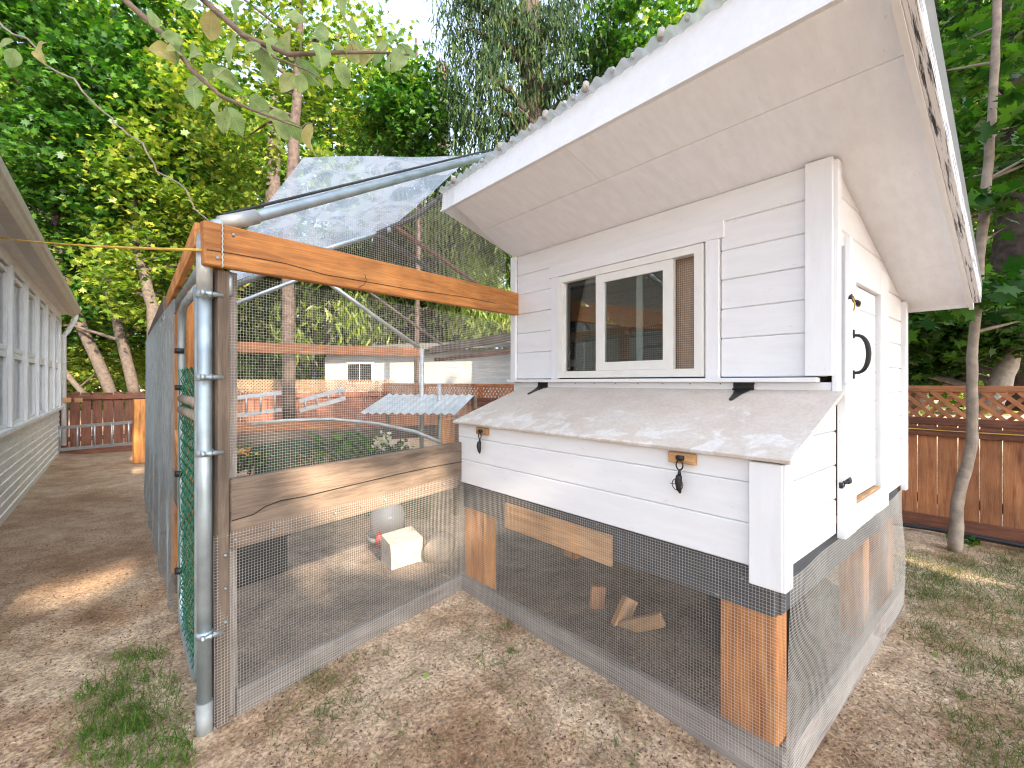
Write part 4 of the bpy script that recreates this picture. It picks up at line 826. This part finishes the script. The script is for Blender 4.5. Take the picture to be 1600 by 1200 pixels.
tree('cedar_tree', 'bright yellow green cedar sprays hanging behind the run back rail', [C3(590, 640, 18.6), C3(592, 400, 18.6), C3(590, 200, 18.6)], [.33, .26, .15],
     [(C3(585, 500, 17.5), (1.6, 1.3, 1.1), 24, 70, .5, 1.2), (C3(735, 470, 17.5), (1.6, 1.4, 1.5), 30, 70, .5, 1.2), (C3(470, 500, 18), (1.4, 1.2, 1.4), 18, 70, .5, 1.2), (C3(700, 380, 18), (1.8, 1.2, 1.5), 26, 70, .5, 1.2)], 'cedaryellow', 'barkdark', .32, SPRAY, spread=.4, hang=.9, limbs=12)
tree('cedar_tree', 'dark cedar filling the gap behind the bright sprays', [C3(690, 640, 21.5), C3(690, 300, 21.5), C3(690, 100, 21.5)], [.45, .38, .25],
     [(C3(640, 470, 20.5), (4.4, 2.4, 2.6), 190, 60, .9, 1.0), (C3(720, 350, 20.5), (3.4, 2.4, 2.8), 150, 60, .9, 1.0)], 'cedarleaf', 'barkdark', .45, SPRAY, spread=.4, hang=.9, limbs=10)
# right side
tree('maple_sapling', 'slim pale trunked maple in front of the lattice fence', [(5.50, .50, -.02), C3(1497, 780, 4.0), C3(1520, 690, 4.0), C3(1518, 560, 4.0), C3(1528, 440, 4.05), C3(1545, 250, 4.1), C3(1556, 67, 4.15), C3(1560, -80, 4.2)], [.050, .044, .040, .037, .036, .034, .030, .026],
     [(C3(1560, 470, 4.0), (.45, .45, .22), 12, 12, .28, .25), (C3(1560, 230, 4.3), (.5, .5, .5), 16, 12, .3, .3), (C3(1490, 120, 4.8), (.5, .5, .4), 14, 12, .3, .3), (C3(1590, 330, 3.9), (.3, .3, .2), 5, 10, .25, .25)], 'maple', 'barklight', .17, MAPLE, limbs=12, spread=.45, nz=(0, -.2, .9))
tree('fir_tree', 'massive dark trunked conifer behind the lattice fence at the right', [C3(1592, 640, 7.4), C3(1594, 300, 7.4), C3(1598, 0, 7.5), C3(1600, -200, 7.6)], [.33, .31, .28, .24],
     [(C3(1650, -120, 8), (3, 3, 1.6), 120, 40, .6, .8)], 'cedarleaf', 'barkdark', .26, SPRAY, spread=.5, hang=.8, limbs=12)
tree('leaning_maple', 'pale trunk leaning right behind the lattice fence', [C3(1545, 640, 6.6), C3(1578, 560, 6.7), C3(1610, 480, 6.8), C3(1660, 250, 7)], [.13, .12, .11, .07],
     [(C3(1450, 505, 7.2), (1.1, 1.1, .5), 130, 28, .36, .5), (C3(1560, 520, 7.0), (.9, .9, .4), 46, 26, .34, .5), (C3(1440, 570, 8.2), (.9, 1.0, .4), 90, 26, .32, .6), (C3(1520, 180, 7.6), (1.0, 1.2, 1.6), 95, 26, .42, .4)], 'darkmaple', 'barklight', .15, MAPLE, limbs=14, spread=.5)
tree('maple_tree', 'broad maple filling the sky gap behind the fence right of the coop', [C3(1430, 640, 9.5), C3(1440, 300, 9.5), C3(1450, 0, 9.5)], [.2, .16, .1],
     [(C3(1500, 330, 9.5), (1.6, 1.6, 2.0), 170, 40, .5), (C3(1560, 100, 10), (1.8, 1.8, 1.8), 120, 40, .55), (C3(1000, 40, 11), (1.2, 1.2, 1.0), 45, 40, .5), (C3(960, 120, 12.5), (1.0, 1.0, .9), 40, 40, .5)], 'maple', 'bark', .15, MAPLE, limbs=12)
# far wood closing the view
cs = []
for u in range(-120, 1800, 60):
    d_ = random.uniform(20, 26); top_ = random.uniform(380, 470) if 640 < u < 990 else random.uniform(120, 260) if 330 < u < 1000 else random.uniform(-120, 120)
    for v in range(int(top_), 640, 90): cs.append((C3(u + random.uniform(-25, 25), v, d_), (1.9, 1.9, 1.9), 26, 22, .9, .6))
P_ = np.concatenate([blob(*c_)[0] for c_ in cs]); P_ = P_[P_[:, 2] > .1]
tag(leaves('far_wood', P_, .40, SIMPLE, M['sunyellowmaple'], None, spread=.9), 'mass of trees beyond the yard', 'woods', kind='stuff')
# unseen trees added behind the viewer for shade, crown gaps carved along sun rays
TG = []
for p, r_ in [(R(.52, .88), .075), (R(.62, .93), .06), (R(.72, .86), .085), (R(.80, .78), .06), (R(.42, .92), .05), (R(1.05, .80), .05), (R(1.35, .86), .05), (R(.2, 1.25), .04)]: TG.append((p, r_))
for i in range(12): TG.append((atG(20 + i * 16, 938 - i * 3.6), .07 if 2 < i < 9 else .045))
for u, v, r_ in ((555, 868, .09), (580, 880, .08), (640, 865, .12), (600, 890, .05), (1405, 868, .07), (1430, 876, .09), (1460, 884, .09), (1490, 892, .08), (1520, 900, .06), (500, 925, .05), (660, 905, .03)): TG.append((atG(u, v), r_))
for i in range(16): TG.append((Vector((random.uniform(-.6, .2), random.uniform(9.5, 12), 0)), .16))
TGp = np.array([tuple(p) for p, _ in TG]); TGr = np.array([r_ for _, r_ in TG]); Sv = np.array(SUN)
def holes(P):  # drops leaves along sun rays so light patches land on the target spots
    keep = np.ones(len(P), bool)
    for p, r_ in zip(TGp, TGr):
        dd = P - p; pr = dd - (dd @ Sv)[:, None] * Sv; keep &= np.linalg.norm(pr, axis=1) > r_ + .15
    return keep
for i, (x, lab) in enumerate(((-9.0, 'unseen tree added for shade far to the left behind the viewpoint'), (-3.4, 'unseen tree added for shade left of centre behind the viewpoint'), (2.2, 'unseen tree added for shade right of centre behind the viewpoint'), (7.8, 'unseen tree added for shade far to the right behind the viewpoint'))):
    y = -14.0 + .5 * math.sin(i * 2.1)
    tree('added_shade_tree', lab, [(x, y, -.1), (x + .1, y, 4), (x, y, 11)], [.26, .2, .06], [((x, y, 9.7), (3.6, 1.9, 5.3), 560, 42, .9, .8, .1)], 'darkmaple', 'bark', .38, SIMPLE, spread=1.2, nz=(0, -.3, .3), limbs=16, holes=holes)

# overhanging apple branch at the top left
ap = thing('apple_tree', (-1.05, 1.75, 0), 'apple tree branch with large pale oval leaves hanging over the top left', 'tree')
tube('trunk', ap, M['bark'], [(-1.05, 1.75, -.05), (-1.0, 1.72, 1.2), (-.9, 1.7, 2.4), (-.75, 1.68, 3.2)], [.10, .09, .075, .05], 12)
B1 = [(-.85, 1.69, 2.7), C3(150, -40, 1.55), C3(262, 60, 1.45), C3(300, 110, 1.42), C3(345, 150, 1.40), C3(395, 172, 1.38), C3(470, 200, 1.36)]
B2 = [(-.8, 1.68, 2.95), C3(250, -60, 1.5), C3(380, 55, 1.42), C3(450, 85, 1.4), C3(520, 82, 1.4), C3(590, 82, 1.42), C3(640, 86, 1.44)]
B3 = [C3(380, 55, 1.42), C3(430, 90, 1.4), C3(480, 110, 1.4), C3(520, 135, 1.4)]
for br, r0 in ((B1, .012), (B2, .012), (B3, .005)): tube('twig', ap, M['bark'], br, [r0 * (1 - .8 * i / (len(br) - 1)) for i in range(len(br))], 7)
lp = [(258, 82), (272, 78), (298, 80), (283, 88), (365, 76), (395, 74), (348, 118), (362, 128), (330, 112), (310, 130), (303, 150), (340, 165), (365, 185), (352, 190), (402, 165), (420, 112), (450, 75), (478, 108), (488, 120), (505, 92), (515, 128), (535, 115), (553, 85), (575, 90), (592, 90), (608, 96), (622, 92), (636, 86), (500, 85), (560, 74), (462, 205), (484, 214), (438, 185), (440, 200), (470, 130), (530, 75), (415, 90), (408, 78), (430, 75), (600, 76), (450, 128), (20, 90), (60, 75), (10, 70), (270, 60), (330, 40), (420, 45), (500, 50), (560, 45), (620, 60), (240, 30), (370, 20), (460, 25), (540, 15), (300, 10)]
def apple_mat():
    m, nt, N, L, B = new_mat('apple_leaf_veined'); oi = N.new('ShaderNodeObjectInfo'); tc = N.new('ShaderNodeTexCoord')
    r = ramp(N, [(0, (.28, .42, .13)), (.45, (.38, .50, .19)), (.8, (.42, .52, .20)), (1, (.60, .47, .16))]); L.new(oi.outputs['Random'], r.inputs[0])
    sx = N.new('ShaderNodeSeparateXYZ'); L.new(tc.outputs['Object'], sx.inputs[0]); ab = nd(N, 'ShaderNodeMath', operation='ABSOLUTE'); L.new(sx.outputs[0], ab.inputs[0])
    ph = nd(N, 'ShaderNodeMath', operation='MULTIPLY_ADD'); L.new(ab.outputs[0], ph.inputs[0]); ph.inputs[1].default_value = -.7; L.new(sx.outputs[1], ph.inputs[2])     # veins sweep forward
    fr = nd(N, 'ShaderNodeMath', operation='PINGPONG'); L.new(ph.outputs[0], fr.inputs[0]); fr.inputs[1].default_value = .055
    lt = nd(N, 'ShaderNodeMath', operation='LESS_THAN'); L.new(fr.outputs[0], lt.inputs[0]); lt.inputs[1].default_value = .006
    mr_ = nd(N, 'ShaderNodeMath', operation='LESS_THAN'); L.new(ab.outputs[0], mr_.inputs[0]); mr_.inputs[1].default_value = .014
    mxv = nd(N, 'ShaderNodeMath', operation='MAXIMUM'); L.new(lt.outputs[0], mxv.inputs[0]); L.new(mr_.outputs[0], mxv.inputs[1]); sv_ = nd(N, 'ShaderNodeMath', operation='MULTIPLY'); L.new(mxv.outputs[0], sv_.inputs[0]); sv_.inputs[1].default_value = .55
    n1 = nd(N, 'ShaderNodeTexNoise', i_Scale=2.2, i_Detail=5.0); L.new(coords(N, L, (1, 1, 1)), n1.inputs[0]); r2 = ramp(N, [(.35, (.72, .74, .7)), (.62, (1.1, 1.08, 1))]); L.new(n1.outputs[0], r2.inputs[0])
    m1 = nd(N, 'ShaderNodeMix', data_type='RGBA', blend_type='MULTIPLY'); m1.inputs[0].default_value = 1; L.new(r.outputs[0], m1.inputs[6]); L.new(r2.outputs[0], m1.inputs[7])
    m2 = nd(N, 'ShaderNodeMix', data_type='RGBA'); L.new(sv_.outputs[0], m2.inputs[0]); L.new(m1.outputs[2], m2.inputs[6]); m2.inputs[7].default_value = (.55, .60, .32, 1)
    L.new(m2.outputs[2], B.inputs['Base Color']); B.inputs['Roughness'].default_value = .45
    tr = N.new('ShaderNodeBsdfTranslucent'); L.new(m2.outputs[2], tr.inputs[0]); ms = N.new('ShaderNodeMixShader'); ms.inputs[0].default_value = .55; L.new(B.outputs[0], ms.inputs[1]); L.new(tr.outputs[0], ms.inputs[2]); L.new(ms.outputs[0], N['Material Output'].inputs[0]); return m
AM = apple_mat()
def apple_leaf_mesh(fold, curl, wv):
    V, F = [], []; ts = np.linspace(0, 1, 9)
    for t_ in ts:
        wd_ = .36 * math.sin(math.pi * t_ ** .85) ** .75 if 0 < t_ < 1 else .01; yy = -.5 + t_ * 1.08; zc_ = -curl * (t_ - .3) ** 2
        for x_ in (-1, -.5, 0, .5, 1): V.append((x_ * wd_, yy, zc_ + fold * abs(x_) * wd_ + wv * math.sin(7 * t_ + 3 * x_) * abs(x_) * .05))
    for a_ in range(8):
        for b_ in range(4): k = a_ * 5 + b_; F.append((k, k + 1, k + 6, k + 5))
    me = bpy.data.meshes.new('leaf'); me.from_pydata(V, [], F); me.materials.append(AM); me.polygons.foreach_set('use_smooth', [True] * len(me.polygons)); return me
LM = [apple_leaf_mesh(f_, c_, w_) for f_, c_, w_ in ((.25, .25, 1), (.45, .5, 1.4), (.1, .7, 2), (.6, .15, .6), (.3, -.3, 1.5))]
brp = [Vector(p) for br in (B1, B2, B3) for p in br]; seg_ = [(Vector(a_), Vector(b_)) for br in (B1, B2, B3) for a_, b_ in zip(br, br[1:])]
for q_i, (u, v) in enumerate(lp):
    c = at(u, v, random.uniform(1.36, 1.48)); best = None
    for a_, b_ in seg_:
        f_ = max(0, min(1, (c - a_).dot(b_ - a_) / (b_ - a_).length_squared)); p = a_.lerp(b_, f_)
        if best is None or (p - c).length < (best - c).length: best = p
    away = (c - best); away = away.normalized() if away.length > .01 else Vector((0, 0, -1))
    y_ = (away * .6 + Vector((0, 0, -.45)) + Vector((random.uniform(-.6, .6), random.uniform(-.6, .6), random.uniform(-.2, .2)))).normalized()
    z_ = Vector((-CA, -SA, -.3)) + Vector((random.uniform(-1, 1), random.uniform(-1, 1), random.uniform(-.8, .8))) * .75
    x_ = y_.cross(z_).normalized(); z_ = x_.cross(y_); sz = .070 * random.uniform(.75, 1.2)
    lo = link(bpy.data.objects.new('leaf', LM[q_i % 5]), ap, Matrix.Translation(c) @ Matrix((x_, y_, z_)).transposed().to_4x4() @ Matrix.Scale(sz, 4))
    bs = c - y_ * sz * .5
    if (bs - best).length < .12: tube('stalk', ap, M['barklight'], [best, best.lerp(bs, .5) + Vector((0, 0, .006)), bs], [.0014, .0011, .0009], 5)
# bare vine from the branch down to the run post
tag(tube('bare_vine', None, M['barklight'], [C3(-20 + 354 * k / 30 + 5 * math.sin(k * 1.3) + 3 * math.sin(k * 2.9), 20 + 332 * (k / 30) ** 1.03 + 5 * math.sin(k * .9) - 14 * math.sin(math.pi * k / 30), 2.1 - .16 * k / 30) for k in range(31)], [.005 - .002 * k / 30 for k in range(31)], 6), 'long bare vine hanging from the leaves to the run corner', 'vine')

# plants inside the run
pf = thing('flowering_plant', atG(598, 770), 'low plant with cream white blossom inside the run', 'plant')
P_, _ = blob(C3(560, 708, 4.9), (.55, .4, .18), 40, 22, .14, .7); leaves('foliage', P_, .075, SIMPLE, M['darkmaple'], pf, spread=.8)
P_, _ = blob(C3(598, 693, 4.8), (.10, .08, .06), 10, 10, .05, 1); leaves('blossom', P_, .05, OVAL, M['flower'], pf, spread=1)
pf = thing('flowering_plant', atG(378, 740), 'small plant with orange flowers behind the wooden post', 'plant')
P_, _ = blob(C3(376, 722, 4.2), (.20, .16, .10), 22, 14, .08, .7); leaves('foliage', P_, .06, SIMPLE, M['darkmaple'], pf, spread=.8)
P_, _ = blob(C3(382, 706, 4.2), (.07, .06, .03), 6, 8, .03, 1); leaves('blossom', P_, .035, OVAL, M['orangeflower'], pf, spread=1)
pf = thing('green_sprout', atG(1510, 852), 'bright green sprout at the foot of the slim maple', 'plant')
P_, _ = blob(C3(1512, 848, 4.1), (.08, .08, .04), 8, 8, .04, 1); leaves('foliage', P_, .05, SIMPLE, M['maple'], pf, spread=.8)

# ------------------------------------------------------------------ ground cover
def on_ground(xy): return np.column_stack([xy, gh(xy[:, 0], xy[:, 1])])
def patch(u0, u1, v0, v1, n_, clump=0, cs_=.06):
    u = RNG.uniform(u0, u1, n_); d_ = 1 / RNG.uniform(1 / (1035.3 / (v0 - HZ)), 1 / (1035.3 / (v1 - HZ)), n_); x = (u - CX) / FPX * d_
    xy = np.column_stack([CA * d_ + SA * x, SA * d_ - CA * x])
    if clump: xy = (xy[:, None] + RNG.normal(size=(n_, clump, 2)) * cs_ * RNG.uniform(.3, 1.3, (n_, 1, 1))).reshape(-1, 2)
    return xy
def outside_coop(xy): return ~((xy[:, 0] > XF - .03) & (xy[:, 0] < XB + .02) & (xy[:, 1] > YS - .03) & (xy[:, 1] < 2.75)) & ((xy - np.array([.27, 2.28])) @ np.array([Nf.x, Nf.y]) > .04)
def blades(name, xy, size, mat, label, wd=.055, spread=.5):
    C = on_ground(xy); leaves(name, C, size, BLADE, mat, None, hang=-1.0, spread=spread, asp=wd, fold=.25, sv=(.4, 1.3)); o = bpy.data.objects[name]; return tag(o, label, 'grass', kind='stuff')
g1 = np.concatenate([patch(130, 310, 1070, 1200, 60, 50, .06), patch(180, 308, 1010, 1070, 40, 24, .05)])
g1 = g1[(g1[:, 0] < .22)]
blades('green_grass', g1, .05, M['lushgrass'], 'green grass tuft by the pipe post')
xs_ = [patch(400, 1000, 980, 1200, 70, 14, .035), patch(430, 560, 1030, 1130, 18, 26, .03), patch(1380, 1700, 862, 940, 300, 30, .10), patch(1420, 1700, 930, 1010, 110, 28, .09), patch(1480, 1700, 1010, 1200, 90, 40, .07), patch(740, 840, 980, 1040, 8, 30, .025)]
g2 = np.concatenate(xs_); g2 = g2[outside_coop(g2)]
blades('sparse_grass', g2, .045, M['grass'], 'sparse dry grass scattered over the soil', .06, .8)
def litter(name, xy, size, mat, label, asp, shape=BLADE):
    C = on_ground(xy) + np.array([0, 0, .004]); leaves(name, C, size, shape, mat, None, spread=.28, asp=asp, fold=.05, sv=(.4, 1.4)); return tag(bpy.data.objects[name], label, 'litter', kind='stuff')
s1 = np.concatenate([patch(1280, 1480, 960, 1200, 3200), patch(1480, 1700, 930, 1200, 1400), patch(400, 1100, 940, 1200, 3200), patch(0, 300, 850, 1200, 1700), patch(95, 230, 718, 745, 1500)]); s1 = s1[outside_coop(s1) | (s1[:, 1] > 5)]
litter('straw', s1, .022, M['straw'], 'pale straw and wood shavings scattered on the soil', .16)
s2 = np.concatenate([patch(-100, 310, 745, 1000, 5200), patch(-100, 310, 1000, 1200, 1600), patch(380, 1200, 920, 1200, 3600), patch(1280, 1700, 860, 1200, 3400), patch(330, 1800, 780, 1200, 1500)])
litter('bark_litter', s2, .017, M['chip'], 'crumbled brown bark litter over the soil', .45, SIMPLE * .8)
pb = np.concatenate([patch(-60, 310, 860, 1200, 260), patch(380, 1150, 930, 1200, 420), patch(1290, 1700, 880, 1200, 300)]); pb = pb[outside_coop(pb) | (pb[:, 0] < .2)]
CUBE = np.array([(x, y, z) for x in (-1, 1) for y in (-1, 1) for z in (-1, 1)], float) * .5; CF = np.array([(0, 1, 3, 2), (4, 6, 7, 5), (0, 4, 5, 1), (2, 3, 7, 6), (0, 2, 6, 4), (1, 5, 7, 3)])
PC = on_ground(pb); sz = RNG.uniform(.003, .009, len(PC)) * RNG.choice([1, 1, 1, 1.8], len(PC)); V = PC[:, None] + CUBE[None] * sz[:, None, None] * RNG.uniform(.5, 1.2, (len(PC), 8, 3))
tag(np_mesh('pebbles', V.reshape(-1, 3), (CF[None] + 8 * np.arange(len(PC))[:, None, None]).reshape(-1), 4, M['clod']), 'small pebbles and clods scattered on the soil', 'pebbles', kind='stuff')
tw = np.concatenate([patch(-60, 310, 800, 1200, 50), patch(380, 1150, 930, 1200, 70), patch(1290, 1700, 880, 1200, 60)]); tw = tw[outside_coop(tw) | (tw[:, 0] < .2)]; parts = []
for p in on_ground(tw):
    a_ = random.uniform(0, 6.28); l_ = random.uniform(.02, .09); d_ = Vector((math.cos(a_), math.sin(a_), 0)) * l_; p = Vector(p) + UPZ * .004
    parts.append(tube_geo([p, p + d_ * .5 + Vector((random.uniform(-.008, .008), random.uniform(-.008, .008), .004)), p + d_], [.0016, .0014, .0008], 4))
V_, F_ = join_geo(parts); tag(mesh_obj('twigs', V_, F_, M['bark']), 'thin dry twigs scattered on the soil', 'twigs', kind='stuff')
# a few fallen leaves
for i, (u, v, lab) in enumerate(((148, 948, 'pale curled fallen leaf on the path'), (190, 1018, 'small tan fallen leaf on the path'), (668, 1058, 'yellow green fallen leaf on the bare soil'), (925, 1075, 'brown crumpled fallen leaf beside the mesh'), (1455, 1018, 'green fallen leaf on the dry grass'))):
    p = atG(u, v); o = leaves('fallen_leaf', np.array([(p.x, p.y, float(gh(p.x, p.y)) + .008)]), .06, OVAL, M['apple'] if i in (2, 4) else M['straw'], None, spread=.25, fold=.5); tag(o, lab, 'leaf')
